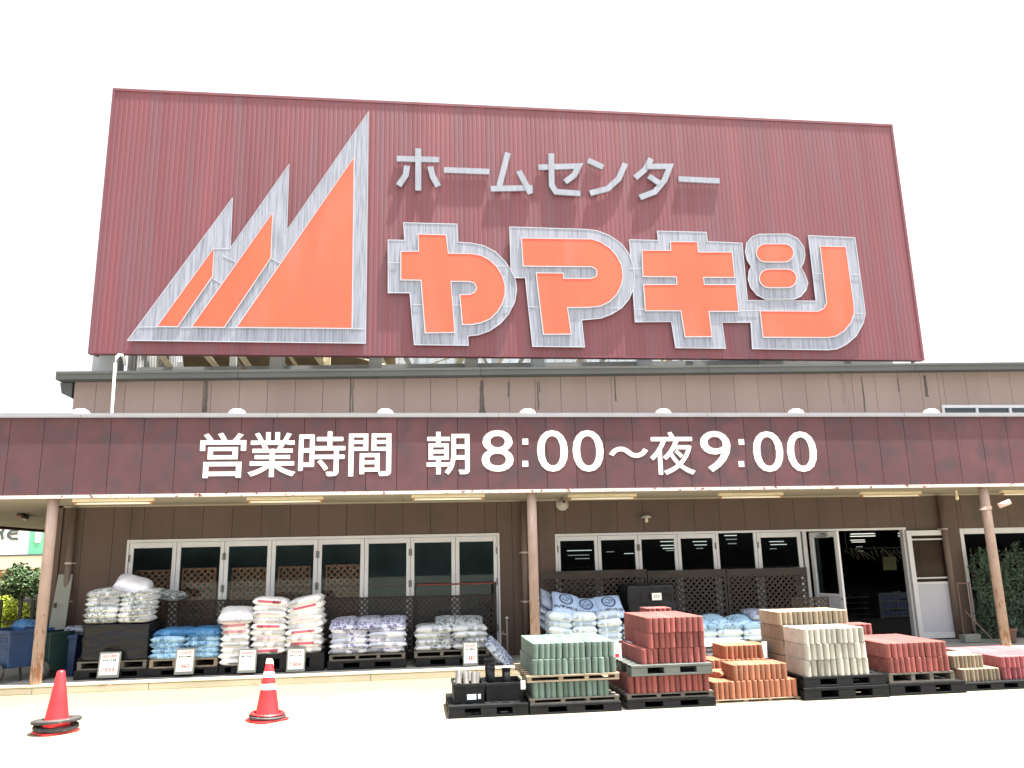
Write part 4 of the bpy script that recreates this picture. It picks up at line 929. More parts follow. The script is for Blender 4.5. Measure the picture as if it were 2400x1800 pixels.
# 1 far left: black wrapped load with printed white bags on top
xa, zb = XZ(196, 1466); xb, zt = XZ(356, 1388)
pallet(xa - .06, xb + .1, 12.45, 13.4, PZ, PZ + .12, 'black', 'black plastic pallet under the black wrapped load at far left')
pallet(xa - .03, xb + .0, 12.47, 13.35, PZ + .122, PZ + .235, 'woodg', 'grey wooden pallet under the black wrapped load at far left')
def wrapped(name, x0, x1, y0, y1, z0, z1, label, amp=.02):
    b = bmesh.new(); bmesh.ops.create_cube(b, size=1); bmesh.ops.subdivide_edges(b, edges=b.edges, cuts=22, use_grid_fill=True)
    for v in b.verts:
        c = v.co.copy(); x = x0 + (c.x + .5) * (x1 - x0); y = y0 + (c.y + .5) * (y1 - y0); z = z0 + (c.z + .5) * (z1 - z0)
        nn = noise.noise(Vector((x * 3, y * 3, z * 11))) * amp + noise.noise(Vector((x * 9, y * 9, z * 26 + 5))) * amp * .5
        s = 1 + .02 * math.sin(z * 40)
        v.co = (x + c.x * 2 * nn, y + c.y * 2 * nn, z + (c.z * nn if c.z > .49 else 0))
    me = bpy.data.meshes.new(name); b.to_mesh(me); b.free(); me.materials.append(M['wrap'])
    for pl in me.polygons: pl.use_smooth = True
    o = bpy.data.objects.new(name, me); COL.objects.link(o); return tag(o, label, 'wrapped pallet')
wrapped('wrapped_load', xa - .0, xb + .0, 12.5, 13.3, PZ + .24, zb + .0, 'black plastic wrapped load under printed white bags at far left')
pile(xa, xb, zb + .03, zt + .02, YB - .02, [2, 2, 2, 2, 2, 2], lambda k, i: 'bag_w', .42, 'far left wrapped load', lambda k, i: 'white green-printed bag,', tilt=lambda k, i: (0, (.05, -.05)[i] * (k / 5)))
x, z = XZ(300, 1377); bag(x, 12.72, z - .0, .52, .46, .27, 'bag_plain', 'plain lilac-white sack crowning the far left pile', 'bags in the far left wrapped load', (.35, .28, .25))
x, z = XZ(222, 1390); bag(x + .1, 12.72, z + .0, .5, .42, .12, 'bag_w', 'white printed bag left of the plain sack on the far left pile', 'bags in the far left wrapped load', (0, -.1, .15))
x, z = XZ(372, 1398); bag(x - .04, 13.05, z, .5, .42, .14, 'bag_gryt', 'grey printed bag sticking out right on the far left pile', 'bags in the far left wrapped load', (0, .1, -.3))
# 2 blue bags
xa, zb = XZ(352, 1546); xb, zt = XZ(518, 1476)
pallet(xa - .02, xb, 12.44, 13.35, PZ, PZ + .11, 'black', 'black plastic pallet under the left blue bags')
pallet(xa + .0, xb - .02, 12.46, 13.35, PZ + .112, zb - .002, 'wood', 'wooden pallet under the left blue bags')
pile(xa, xb, zb, zt - .0, YB - .04, [2, 2, 2, 2, 2], lambda k, i: 'bag_dblue' if k == 4 else 'bag_blue', .42, 'left blue pile', lambda k, i: 'deep blue bag,' if k == 4 else 'blue printed bag,')
# 3 single stack
xa, zb = XZ(510, 1562, 12.35); xb, zt = XZ(580, 1447, 12.35)
pallet(xa - .0, xb + .05, 12.42, 13.3, PZ, zb - .0, 'black', 'black plastic pallet under the single stack of white bags')
pile(xa, xb, zb, zt, 12.40, [1] * 8, lambda k, i: 'bag_red' if k in (3, 5, 6) else 'bag_rw', .5, 'single stack', lambda k, i: 'red-barred white bag,' if k in (3, 5, 6) else 'white bag,', rows=1, squash=1.6)
x, z = XZ(548, 1444, 12.4); bag(x, 12.62, z, .5, .5, .19, 'bag_rw', 'puffy white sack crowning the single bag stack', 'bags in the single stack', (.25, 0, .1))
# 4 twin stack
xa, zb = XZ(585, 1536, 12.45); xb, zt = XZ(672, 1404, 12.45); xc, _ = XZ(760, 1536, 12.45)
pallet(xa, xc, 12.44, 13.35, PZ, zb - .0, 'black', 'black plastic pallet under the tall twin stack of white bags')
pile(xa, xb, zb, zt, 12.44, [1] * 9, lambda k, i: 'bag_red' if k % 2 == 0 else 'bag_rw', .5, 'left column, tall twin stack', lambda k, i: 'red-barred white bag,' if k % 2 == 0 else 'white bag,', tilt=lambda k, i: (0, .03 * k / 3), rows=1)
pile(xb, xc - .05, zb, zt + .0, 12.44, [1] * 9, lambda k, i: 'bag_red' if k % 2 == 1 else 'bag_rw', .5, 'right column, tall twin stack', lambda k, i: 'red-barred white bag,' if k % 2 == 1 else 'white bag,', tilt=lambda k, i: (0, -.06 * k / 2.2), rows=1)
# 5 neat white pile
xa, zb = XZ(772, 1535); xb, zt = XZ(950, 1458)
pallet(xa - .02, xb + .02, 12.44, 13.35, PZ, PZ + .12, 'black', 'black plastic pallet under the neat white bag pile')
pallet(xa + .0, xb, 12.46, 13.35, PZ + .122, zb - .002, 'woodg', 'grey wooden pallet under the neat white bag pile')
pile(xa, xb, zb, zt + .02, YB - .04, [2, 2, 2, 2, 2, 3], lambda k, i: 'bag_purt' if k == 5 else 'bag_pur', .44, 'neat white pile', lambda k, i: 'purple-printed white bag,' if k == 5 else 'white bag,', tilt=lambda k, i: ((.22 if k == 5 else 0), 0))
# 6 grey-white pile
xa, zb = XZ(974, 1526); xb, zt = XZ(1142, 1466)
pallet(xa - .0, xb + .02, 12.44, 13.35, PZ, PZ + .12, 'black', 'black plastic pallet under the grey-white bag pile')
pallet(xa - .02, xb + .02, 12.46, 13.35, PZ + .122, zb - .002, 'woodg', 'grey wooden pallet under the grey-white bag pile')
pile(xa, xb, zb, zt, YB - .04, [2, 3, 2, 2], lambda k, i: 'bag_gry', .44, 'grey-white pile', lambda k, i: 'grey-white bag,')
for px, l_ in ((1052, 'middle'), (1103, 'right')):
    x, z = XZ(px, 1462); bag(x, 12.72, z + .0, .42, .46, .13, 'bag_gryt', f'tilted grey printed bag on top of the grey-white pile, {l_}', 'bags in the grey-white pile', (.3, 0, -.05))
# slumped bag on the walkway
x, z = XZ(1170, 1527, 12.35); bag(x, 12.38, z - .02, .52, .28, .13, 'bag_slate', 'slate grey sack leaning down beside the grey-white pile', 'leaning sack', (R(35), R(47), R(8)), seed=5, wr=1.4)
# 7 ring printed bags right of the middle post
yk = 12.35
xa, zb = XZ(1288, 1512, yk); xb, zt = XZ(1458, 1438, yk)
pallet(xa, xb, 12.3, 13.2, PZ, PZ + .13, 'black', 'black plastic pallet under the ring printed bags')
wrapped('wrapped_load', xa + .02, xb - .02, 12.36, 13.1, PZ + .135, zb - .06, 'dark wrapped base under the ring printed bags')
pile(xa, xb, zb - .05, zt + .01, yk, [3, 3, 3, 3, 3], lambda k, i: 'bag_lb', .42, 'ring printed pile', lambda k, i: 'pale blue-white bag,', tilt=lambda k, i: (0, (.16, .0, -.05)[i]), rows=1)
for (px, py, ry, l_) in ((1328, 1418, .22, 'left'), (1378, 1430, .03, 'middle'), (1432, 1424, -.06, 'right')):
    x, z = XZ(px, py, 12.55); bag(x, 12.66, z - .0, .43, .52, .10, 'bag_ring', f'tilted pale blue bag with dark ring print, {l_} of three', 'ring printed bags on top', (R(38), ry, 0))
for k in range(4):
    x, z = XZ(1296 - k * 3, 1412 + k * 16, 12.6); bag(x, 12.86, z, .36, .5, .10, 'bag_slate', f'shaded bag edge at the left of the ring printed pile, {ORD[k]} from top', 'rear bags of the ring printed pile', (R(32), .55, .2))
# 8 blue-white bags behind the orange blocks
xa, zb = XZ(1560, 1512, yk); xb, zt = XZ(1802, 1462, yk)
pallet(xa, xb, 12.3, 13.2, PZ, zb - .01, 'black', 'black plastic pallet under the pale blue bags behind the orange blocks')
pile(xa, xb, zb, zt + .03, yk - .02, [4, 4, 4], lambda k, i: 'bag_mid' if k == 2 else 'bag_lb', .44, 'pale blue pile', lambda k, i: 'mid blue bag,' if k == 2 else 'pale blue bag,')
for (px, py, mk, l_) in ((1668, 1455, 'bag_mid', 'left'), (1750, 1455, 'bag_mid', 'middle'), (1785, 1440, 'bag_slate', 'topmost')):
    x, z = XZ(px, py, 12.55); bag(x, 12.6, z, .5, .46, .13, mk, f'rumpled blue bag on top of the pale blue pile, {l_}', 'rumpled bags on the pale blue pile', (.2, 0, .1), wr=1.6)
xq, zq = XZ(1462, 1512, 12.4); pallet(xq, xq + .5, 12.3, 13.1, PZ, zq - .02, 'black', 'black plastic pallet behind the red tower')
for k in range(4): bag(xq + .3, 12.6, zq + .03 + k * .07, .6, .42, .10, 'bag_lb', f'pale bag half hidden behind the red tower, {ORD[k]} from bottom', 'half hidden pale bags')
# folded sacks just behind the orange blocks
xs_, zs_ = W(1690, 1545, 10.6)
pallet(xs_ - .35, xs_ + .42, 10.45, 11.1, 0, zs_ - .01, 'woodg', 'grey pallet under the folded mint sacks behind the orange blocks')
for k in range(4): bag(xs_ + .03 + random.uniform(-.02, .02), 10.78, zs_ + .02 + k * .055, .78, .6, .075, 'bag_mint', f'flat mint-white sack behind the orange blocks, {ORD[k]} from bottom', 'flat mint-white sacks', (0, 0, random.uniform(-.06, .06)))
# black wrapped pallet right of the ring printed bags
yw = 12.7
xa, zt = W(1470, 1372, yw); xb, zb = W(1583, 1436, yw)
ob = wrapped('wrapped_load', xa, xb, yw, yw + .6, PZ + .02, zt, 'black wrapped pallet load bearing a small white label sheet', .025)
pa, pz = W(1538.5, 1398, yw - .03); m_ = MB(); m_.box(pa - .078, pa + .078, yw - .05, yw - .045, pz - .055, pz + .055); m_.build('label_sheet', M['paper'], ob)
m_ = MB()
for i in range(3): m_.box(pa - .045 + i * .035, pa - .025 + i * .035, yw - .0515, yw - .0505, pz - .02, pz + .03)
m_.build('print', M['grey_ink'], ob)

# ================================================================ price placards
def bars(mb, x0, x1, z, h, y, n, rnd):
    x = x0; w = (x1 - x0) / n
    for i in range(n):
        if rnd.random() < .86: mb.box(x + w * .12, x + w * rnd.uniform(.6, .95), y - .001, y, z - h * rnd.uniform(.3, .5), z + h * rnd.uniform(.3, .5))
        x += w
def placard(xl, xr, yt, yb, ydepth, price, lean, label, redprice=True, seed=0):
    rnd = random.Random(seed)
    x0, zt = W(xl, yt, ydepth); x1, zb = W(xr, yb, ydepth); w = abs(x1 - x0); h = zt - zb
    t = empty('price_sign', ((x0 + x1) / 2, ydepth, zb), label, 'price sign', 'price placards on the walkway')
    t.rotation_euler = (R(-9), 0, 0)
    hw = w / 2
    f = MB(); f.box(-hw, hw, 0, .018, 0, h); f.box(-hw + .03, -hw + .05, .02, .24, 0, .02); f.box(hw - .05, hw - .03, .02, .24, 0, .02); f.build('frame', M['signfr'], t, bevel=.003)
    pz0, pz1, px = h * .11, h * .93, hw * .84
    s = MB(); s.box(-px, px, -.004, -.0005, pz0, pz1); sh = s.build('sheet', M['paper'], t)
    H_ = pz1 - pz0; Y = -.0055
    hd = MB(); bars(hd, -px * .8, px * .85, pz1 - H_ * .10, H_ * .06, Y, 7, rnd); hd.box(-px * .82, px * .85, Y - .001, Y, pz1 - H_ * .175, pz1 - H_ * .155); hd.build('red_heading', M['red_ink'], sh)
    nm = MB(); bars(nm, -px * .78, px * .78, pz1 - H_ * .31, H_ * .10, Y, 7, rnd); nm.build('product_name', M['dark_ink'], sh)
    sm_ = MB(); bars(sm_, -px * .8, px * .0, pz1 - H_ * .47, H_ * .03, Y, 6, rnd); sm_.build('small_print', M['grey_ink'], sh); sm_ = MB(); bars(sm_, -px * .2, px * .8, pz0 + H_ * .07, H_ * .02, Y, 6, rnd); sm_.build('small_print', M['grey_ink'], sh)
    pr = MB(); n = len(price); 
    for i, ch in enumerate(price):
        wd_ = px * .34; xx = -px * .38 + i * px * .36
        glyph(ch, xx + (wd_ * .3 if ch == '1' else 0), xx + wd_ * .88, pz0 + H_ * .16, pz0 + H_ * .34, Y + .0005, .001, .012, pr)
    glyph('円', px * .72, px * .92, pz0 + H_ * .17, pz0 + H_ * .27, Y + .0005, .001, 0, pr)
    pr.build('price', M['red_ink'] if redprice else M['pink_ink'], sh)
    bb_ = MB()
    for q_ in (.20, .29): bb_.box(-px * .82, -px * .5, Y - .001, Y, pz0 + H_ * q_, pz0 + H_ * (q_ + .03))
    bb_.build('price_note', M['dark_ink'], sh)
    return t
placard(231, 277, 1529, 1588, 12.36, '553', 0, 'price placard reading 553 before the black wrapped load', seed=1)
placard(411, 453, 1520, 1580, 12.34, '462', 0, 'price placard reading 462 before the left blue bags', seed=2)
placard(558, 599, 1521, 1576, 12.28, '763', 0, 'price placard reading 763 before the single white bag stack', False, seed=3)
placard(672, 714, 1519, 1574, 12.36, '304', 0, 'price placard reading 304 before the tall twin stack', seed=4)
placard(1085, 1121, 1504, 1560, 12.30, '117', 0, 'price placard reading 117 before the grey-white bags', seed=5)
# cards hung on the block stacks
x, z = W(1444, 1525, 9.35); m_ = MB(); m_.box(-.05, .05, 0, .004, -.09, .08); o = m_.build('price_card', M['paper']); o.location = (x + .01, 9.33, z + .0); o.rotation_euler = (0, 0, .15); tag(o, 'white price card hung at the right end of the green blocks', 'price card')
m_ = MB(); m_.box(-.03, .02, -.002, -.0005, -.07, -.03); m_.build('print', M['red_ink'], o); m_ = MB(); m_.box(-.03, .0, -.002, -.0005, .02, .06); m_.build('print', M['grey_ink'], o)
x, z = W(1219, 1597, 9.25); m_ = MB(); m_.box(-.024, .024, 0, .004, -.045, .045); o = m_.build('price_card', M['paper']); o.location = (x, 9.0, z); tag(o, 'small white tag between the black crates and green blocks', 'price card')
x, z = W(1793, 1522, 9.62); m_ = MB(); m_.hexa([(-.02, 0, -.1), (.02, 0, -.1), (.02, .004, -.1), (-.02, .004, -.1), (-.035, 0, .09), (.03, 0, .09), (.03, .004, .09), (-.035, .004, .09)]); o = m_.build('price_card', M['paper']); o.location = (x, 9.62, z); tag(o, 'narrow white card between the orange and off-white stacks', 'price card')

# ================================================================ black crates with tiles and pots
def crate(x0, x1, y0, y1, z0, h, label):
    t = empty('plastic_crate', ((x0 + x1) / 2, (y0 + y1) / 2, z0), label, 'crate', 'black crates on the pallet'); hw, hd = (x1 - x0) / 2, (y1 - y0) / 2
    a = MB(); th = .012
    a.box(-hw, hw, -hd, hd, 0, .015)
    for i in range(6):
        for y in (-hd, hd - th): xx = -hw + i * (2 * hw - .02) / 5; a.box(xx, xx + .02, y + (-.004 if y < 0 else .004), y + th, .016, h - .03)
    a.box(-hw, hw, -hd, -hd + th, .015, h - .035); a.box(-hw, hw, hd - th, hd, .015, h - .035); a.box(-hw, -hw + th, -hd + th, hd - th, .015, h - .035); a.box(hw - th, hw, -hd + th, hd - th, .015, h - .035)
    a.build('body', M['bplastic'], t)
    b = MB(); b.box(-hw - .01, hw + .01, -hd - .01, -hd + th, h - .034, h); b.box(-hw - .01, hw + .01, hd - th, hd + .01, h - .034, h); b.box(-hw - .01, -hw + th, -hd + th + .001, hd - th - .001, h - .034, h); b.box(hw - th, hw + .01, -hd + th + .001, hd - th - .001, h - .034, h)
    b.build('rim', M['bplastic'], t, bevel=.003); return t
cz = .127
c1 = crate(.43, .76, 9.16, 9.62, cz, .20, 'black crate of broken grey tiles on the leftmost pallet')
m_ = MB(); m_.box(-.02, .08, -.241, -.2365, .035, .09); m_.build('sticker', mat('pale_sticker', (.55, .62, .72), .5), c1); m_ = MB(); m_.box(.098, .13, -.241, -.2365, .04, .09); m_.build('sticker', mat('pale_sticker_two', (.5, .55, .66), .5), c1)
c2 = crate(.79, 1.19, 9.20, 9.68, cz, .19, 'black crate holding upright black pots on the leftmost pallet')
for i, (x, y, z, ry, rz, ln) in enumerate(((.49, 9.25, .37, 40, 20, .2), (.57, 9.28, .345, 42, 15, .17), (.66, 9.26, .34, 48, 25, .19), (.70, 9.36, .33, 55, 40, .16), (.52, 9.42, .35, 35, 70, .2), (.63, 9.45, .34, 30, 10, .18))):
    b = MB(); n = 9; rr = .036
    for s in range(2): b.v += [(math.cos(math.pi * k / (n - 1)) * rr, -ln / 2 + s * ln, math.sin(math.pi * k / (n - 1)) * rr) for k in range(n)] + [(math.cos(math.pi * k / (n - 1)) * (rr - .01), -ln / 2 + s * ln, math.sin(math.pi * k / (n - 1)) * (rr - .01)) for k in range(n)]
    for k in range(n - 1): b.f += [(k, k + 1, 2 * n + k + 1, 2 * n + k), (n + k, 3 * n + k, 3 * n + k + 1, n + k + 1), (k, n + k, n + k + 1, k + 1), (2 * n + k, 2 * n + k + 1, 3 * n + k + 1, 3 * n + k)]
    b.f += [(0, 2 * n, 3 * n, n), (n - 1, 2 * n - 1, 4 * n - 1, 3 * n - 1)]; b.mi = [0] * len(b.f)
    o = b.build('clay_tile', M['tile']); o.location = (x, y, z); o.rotation_euler = (R(ry), R(-18), R(-rz)); tag(o, 'curved grey tile piece in the left crate, ' + ['at its left front corner', 'second along the front', 'third along the front', 'at the right front', 'at the rear left', 'at the rear right'][i], 'tile', 'grey tile pieces in the crate')
for i, (px, yt, yb, y, r_) in enumerate(((1148, 1543, 1591, 9.40, .056), (1186, 1565, 1592, 9.45, .047))):
    x, zt = W(px, yt, y); x2, zb = W(px, yb, y)
    t = empty('plastic_pot', (x, y, cz + .016), ['taller black pot stack standing in the right crate', 'shorter black pot standing in the right crate'][i], 'pot', 'black pots in the crate'); hh = zt - cz - .016
    a = MB(); a.lathe([(.0, .0), (r_ * .85, 0), (r_ * .95, hh * .5), (r_, hh - .022), (r_ * .8, hh - .022)], 18); a.build('body', M['bplastic'], t, smooth=True)
    for q_ in range(3 if i == 0 else 1):
        b = MB(); z = hh - .02 - q_ * .045; b.lathe([(r_ * .96, z - .0), (r_ * 1.1, z), (r_ * 1.1, z + .018), (r_ * .9, z + .018), (r_ * .88, z - .01)], 18); b.build('rim', M['bplastic'], t, smooth=False)

# ================================================================ traffic cones
def cone(x, y, z, label, striped, h, rot):
    t = empty('traffic_cone', (x, y, z), label, 'traffic cone', 'red traffic cones'); t.rotation_euler = (0, 0, rot)
    a = MB(); s = .185; a.zprism([(-s, -s + .05), (-s + .05, -s), (s - .05, -s), (s, -s + .05), (s, s - .05), (s - .05, s), (-s + .05, s), (-s, s - .05)], .0, .022); a.build('base_plate', M['cone'], t, bevel=.006)
    def rad(zz): return .132 + (.036 - .132) * (zz - .022) / (h - .022)
    b = MB(); b.lathe([(rad(.022) + .014, .0225), (rad(.03) + .004, .034), (rad(.05), .05), (rad(h * .5), h * .5), (rad(h - .02), h - .02), (rad(h) - .006, h - .004), (rad(h) - .02, h), (.0, h)], 28); b.build('body', M['cone'], t, smooth=True)
    if striped:
        for z0 in (.30, .425, .565):
            m_ = MB(); n = 40; wv = .06 if z0 < .5 else .05
            for k in range(n + 1):
                th = 2 * math.pi * k / n; d = abs(((th - R(300) - rot + math.pi) % (2 * math.pi)) - math.pi); dip = -.035 * max(0, 1 - d / .85)
                for q_ in (0, 1):
                    zz = z0 + dip + q_ * wv + .02; m_.v.append(((rad(zz) + .002) * math.cos(th), (rad(zz) + .002) * math.sin(th), zz))
            for k in range(n): m_.f.append((2 * k, 2 * k + 2, 2 * k + 3, 2 * k + 1))
            m_.mi = [0] * n; m_.build('white_chevron', M['white'], t, smooth=True)
    return t
def weight(x, y, z, r0, r1, h, label, tilt, m='rubber'):
    o = MB().lathe([(r0, 0), (r1 - .01, 0), (r1, .01), (r1, h - .01), (r1 - .01, h), (r0, h), (r0, 0)], 28).build('cone_weight', M[m], smooth=False)
    o.location = (x, y, z); o.rotation_euler = tilt; return tag(o, label, 'cone weight', 'rubber weights on the cones')
cx, cy = GZ(130, 1716, 0); H1 = W(141, 1571, cy)[1]
cone(cx, cy, 0, 'plain red traffic cone at left carrying two black rings', False, H1, R(45))
weight(cx, cy, .035, .145, .215, .042, 'lower black rubber ring on the plain cone', (R(2), R(3), 0)); weight(cx, cy, .098, .136, .235, .036, 'upper black rubber ring on the plain cone', (R(-3), R(-2), 0))
cx2, cy2 = GZ(626, 1688, 0); H2 = W(628, 1549, cy2)[1]
cone(cx2, cy2, 0, 'red traffic cone with three white chevron bands', True, H2, R(40))
weight(cx2, cy2, .03, .145, .195, .03, 'black rubber ring at the foot of the striped cone', (R(1), R(3), 0)); weight(cx2, cy2, .066, .142, .185, .018, 'thin red ring at the foot of the striped cone', (R(1), R(3), 0), 'cone')
for i, (px, py, s, l_) in enumerate(((562, 1679, .018, 'left of the striped cone'), (572, 1706, .012, 'front left of the striped cone'), (578, 1712, .012, 'nearest front left of the striped cone'), (674, 1702, .014, 'right of the striped cone'), (660, 1713, .014, 'front right of the striped cone'), (620, 1750, .012, 'well in front of the striped cone'), (250, 1654, .014, 'between the two cones'), (852, 1753, .013, 'alone on the bare lot'))):
    x, y = GZ(px, py, 0); b = bmesh.new(); bmesh.ops.create_icosphere(b, subdivisions=1, radius=s)
    for v in b.verts: v.co *= random.uniform(.7, 1.2); v.co.z *= .6
    me = bpy.data.meshes.new('pebble'); b.to_mesh(me); b.free(); me.materials.append(M['bstone']); o = bpy.data.objects.new('pebble', me); COL.objects.link(o); o.location = (x, y, s * .4); tag(o, 'small dark pebble on the lot, ' + l_, 'pebble', 'pebbles on the lot')

# ================================================================ left end: carts, board, shrubs, neighbour store
def cart(name, x0, x1, y0, y1, z0, z1, m, rim, wheelpx, label, turn=0):
    t = empty(name, ((x0 + x1) / 2, (y0 + y1) / 2, PZ), label, 'cart', 'plastic garden carts'); hw, hd = (x1 - x0) / 2, (y1 - y0) / 2; h = z1 - PZ; b0 = z0 - PZ
    a = MB(); k = .86
    a.hexa([(-hw * k, -hd * k, b0), (hw * k, -hd * k, b0), (hw * k, hd * k, b0), (-hw * k, hd * k, b0), (-hw, -hd, h), (hw, -hd, h), (hw, hd, h), (-hw, hd, h)])
    del a.f[1]; a.mi.pop()
    a.hexa([(-hw * k + .02, -hd * k + .02, b0 + .01), (hw * k - .02, -hd * k + .02, b0 + .01), (hw * k - .02, hd * k - .02, b0 + .01), (-hw * k + .02, hd * k - .02, b0 + .01), (-hw + .02, -hd + .02, h), (hw - .02, -hd + .02, h), (hw - .02, hd - .02, h), (-hw + .02, hd - .02, h)]); f_ = a.f.pop(-5); a.mi.pop()
    for q_ in (.3, .55, .78):
        z = b0 + (h - b0) * q_; kk = k + (1 - k) * q_; a.box(-hw * kk + .06, hw * kk - .06, -hd * kk - .012, -hd * kk + .01, z - .02, z + .02)
    a.build('tray', m, t, bevel=.008)
    r_ = MB(); r_.box(-hw - .02, hw + .02, -hd - .02, -hd + .002, h - .03, h + .015); r_.box(-hw - .02, hw + .02, hd - .002, hd + .02, h - .03, h + .015); r_.box(-hw - .02, -hw + .002, -hd + .003, hd - .003, h - .03, h + .015); r_.box(hw - .002, hw + .02, -hd + .003, hd - .003, h - .03, h + .015); r_.build('rim', m, t, bevel=.006)
    for s in (-1, 1):
        wx = wheelpx; wy = s * (hd + .015)
        w_ = MB(); w_.lathe([(.08, -.03), (.122, -.026), (.128, 0), (.122, .026), (.08, .03)], 22); w_.xf(Matrix.Translation((wx, wy, .132)) @ Matrix.Rotation(R(90), 4, 'X')); wo = w_.build('wheel', M['rubber'], t, smooth=True)
        w_ = MB(); w_.lathe([(.0, -.03), (.03, -.035), (.05, -.02), (.08, -.026), (.08, .026), (.0, .03)], 22); w_.xf(Matrix.Translation((wx, wy, .132)) @ Matrix.Rotation(R(90), 4, 'X')); w_.build('rim', rim, wo, smooth=False)
    t.rotation_euler = (0, 0, R(turn))
    a = MB(); a.beam((-hw * .5, 0, b0 - .01), (-hw * .5, 0, .152), .02); a.beam((hw * .5, 0, b0), (hw * .6, 0, .0), .02); a.build('leg', M['black'], t)
    return t
xa, zt = W(-60, 1482, 12.5); xb, zb = W(76, 1560, 12.5)
cart('garden_cart', xa, xb, 12.5, 13.1, PZ + .19, zt, M['blue'], M['owheel'], +.22, 'dark blue plastic garden cart with orange wheel left of the first post', -36)
xa, zt = W(100, 1482, 12.9); xb, zb = W(159, 1550, 12.9)
cart('garden_cart', xa, xb, 12.65, 13.15, PZ + .12, zt, M['dgreen'], M['bwheel'], +.12, 'dark green plastic cart right of the first post', -30)
xa, zt = W(162, 1485, 13.1); xb, _ = W(188, 1550, 13.1)
m_ = MB(); m_.hexa([(xa, 12.9, PZ), (xb - .02, 12.9, PZ), (xb - .02, 13.3, PZ), (xa, 13.3, PZ), (xa - .02, 12.86, zt), (xb + .02, 12.86, zt), (xb + .02, 13.34, zt), (xa - .02, 13.34, zt)]); m_.box(xa - .03, xb + .03, 12.84, 12.859, zt - .06, zt)
tag(m_.build('storage_tub', M['blue'], bevel=.01), 'blue plastic tub between the green cart and the wrapped load', 'tub')
x, z = W(176, 1483, 13.0); o = bag(x, 13.05, z + .03, .3, .3, .12, 'bag_slate', 'crumpled clear film lying on the blue tub', 'film', (0, .1, .2), wr=1.6); o.name = 'plastic_film'; o['category'] = 'plastic film'
x, z = W(74, 1470, 13.2); o = bag(x - .08, 13.4, z - .02, .5, .4, .22, 'bag_dblue', 'bright blue plastic sheet bunched behind the blue cart', 'film', (0, .2, .2), wr=1.8); o.name = 'plastic_sheet'; o['category'] = 'plastic sheet'
# leaning grey board
(xa, zt), (xb, _), (xc, zc), (xd_, _) = W(137, 1346, 13.42), W(170, 1346, 13.42), W(110, 1482, 13.1), W(146, 1482, 13.1)
m_ = MB(); m_.hexa([(xc - .02, 13.05, PZ), (xd_ + .02, 13.05, PZ), (xd_ + .02, 13.08, PZ), (xc - .02, 13.08, PZ), (xa, 13.42, zt), (xb, 13.42, zt), (xb, 13.45, zt), (xa, 13.45, zt)])
ob = tag(m_.build('board', M['greyboard']), 'grey board with dark grip hole leaning at the building corner', 'board')
x, z = W(128, 1419, 13.2); m_ = MB(); m_.box(x - .016, x + .016, 13.20, 13.235, z - .035, z + .035); m_.build('grip_hole', M['black'], ob)
# foliage helper
def leaves(mb, c, rad, n, size, rnd, flat=1.0, hollow=.35, lump=3):
    cs = [Vector((rnd.uniform(-.55, .55) * rad[0], rnd.uniform(-.55, .55) * rad[1], rnd.uniform(-.6, .6) * rad[2])) for _ in range(lump * 3)]
    for i in range(n):
        while True:
            d = Vector((rnd.gauss(0, 1), rnd.gauss(0, 1), rnd.gauss(0, 1))).normalized() * rnd.uniform(hollow, 1) ** .6
            d = Vector((d.x * rad[0], d.y * rad[1], d.z * rad[2])) * .52 + rnd.choice(cs)
            if (d.x / rad[0]) ** 2 + (d.y / rad[1]) ** 2 + (d.z / rad[2]) ** 2 < 1.15: break
        p = Vector(c) + d; s = size * rnd.uniform(.6, 1.3)
        a = Vector((rnd.uniform(-1, 1), rnd.uniform(-1, 1), rnd.uniform(-.6, .6))).normalized(); b = a.cross(Vector((rnd.uniform(-1, 1), rnd.uniform(-1, 1), rnd.uniform(-1, 1)))).normalized()
        mb.add([p - a * s, p + b * s * .45, p + a * s, p - b * s * .45], [(0, 1, 2, 3)])
    return mb
rnd = random.Random(3)
# lime shrub
x, y = -6.95, 15.2; zc = 1.0
for (px, pyc, yy, rr, l_, mk, nm) in ((26, 1440, 22.0, (.52, .5, .50), 'lime yellow shrub behind the blue cart', 'leafy', 1), (75, 1445, 22.6, (.42, .4, .42), 'darker leafy shrub right of the lime shrub', 'leaft', 2)):
    x, z = W(px, pyc, yy); t = empty('shrub', (x, yy, 0), l_, 'shrub', 'potted shrubs beyond the carts')
    leaves(MB(), (0, 0, z), rr, 1300, .055, rnd).build('foliage', M[mk], t, fix=False)
    m_ = MB()
    for q_ in range(4): m_.tube([(rnd.uniform(-.04, .04), 0, .0), (rnd.uniform(-.1, .1), rnd.uniform(-.1, .1), z * .6), (rnd.uniform(-.25, .25), rnd.uniform(-.2, .2), z + .1)], [.02, .014, .006], 6)
    m_.build('stem', M['bark'], t)
# black fence with thin posts
t = empty('iron_fence', (0, 21.4, 0), 'black iron fence with slim posts behind the lime shrub', 'fence')
for px in (3, 50, 79, -40):
    x, z = W(px, 1406, 21.4); m_ = MB(); m_.box(x - .035, x + .035, -.03, .03, 0, z); m_.build('post', M['black'], t)
x0, z = W(-80, 1462, 21.4); x1, _ = W(110, 1462, 21.4); m_ = MB(); m_.box(x0, x1, -.012, .012, z, z + .03); m_.box(x0, x1, -.011, .011, z - .5, z - .47); m_.build('rail', M['black'], t)
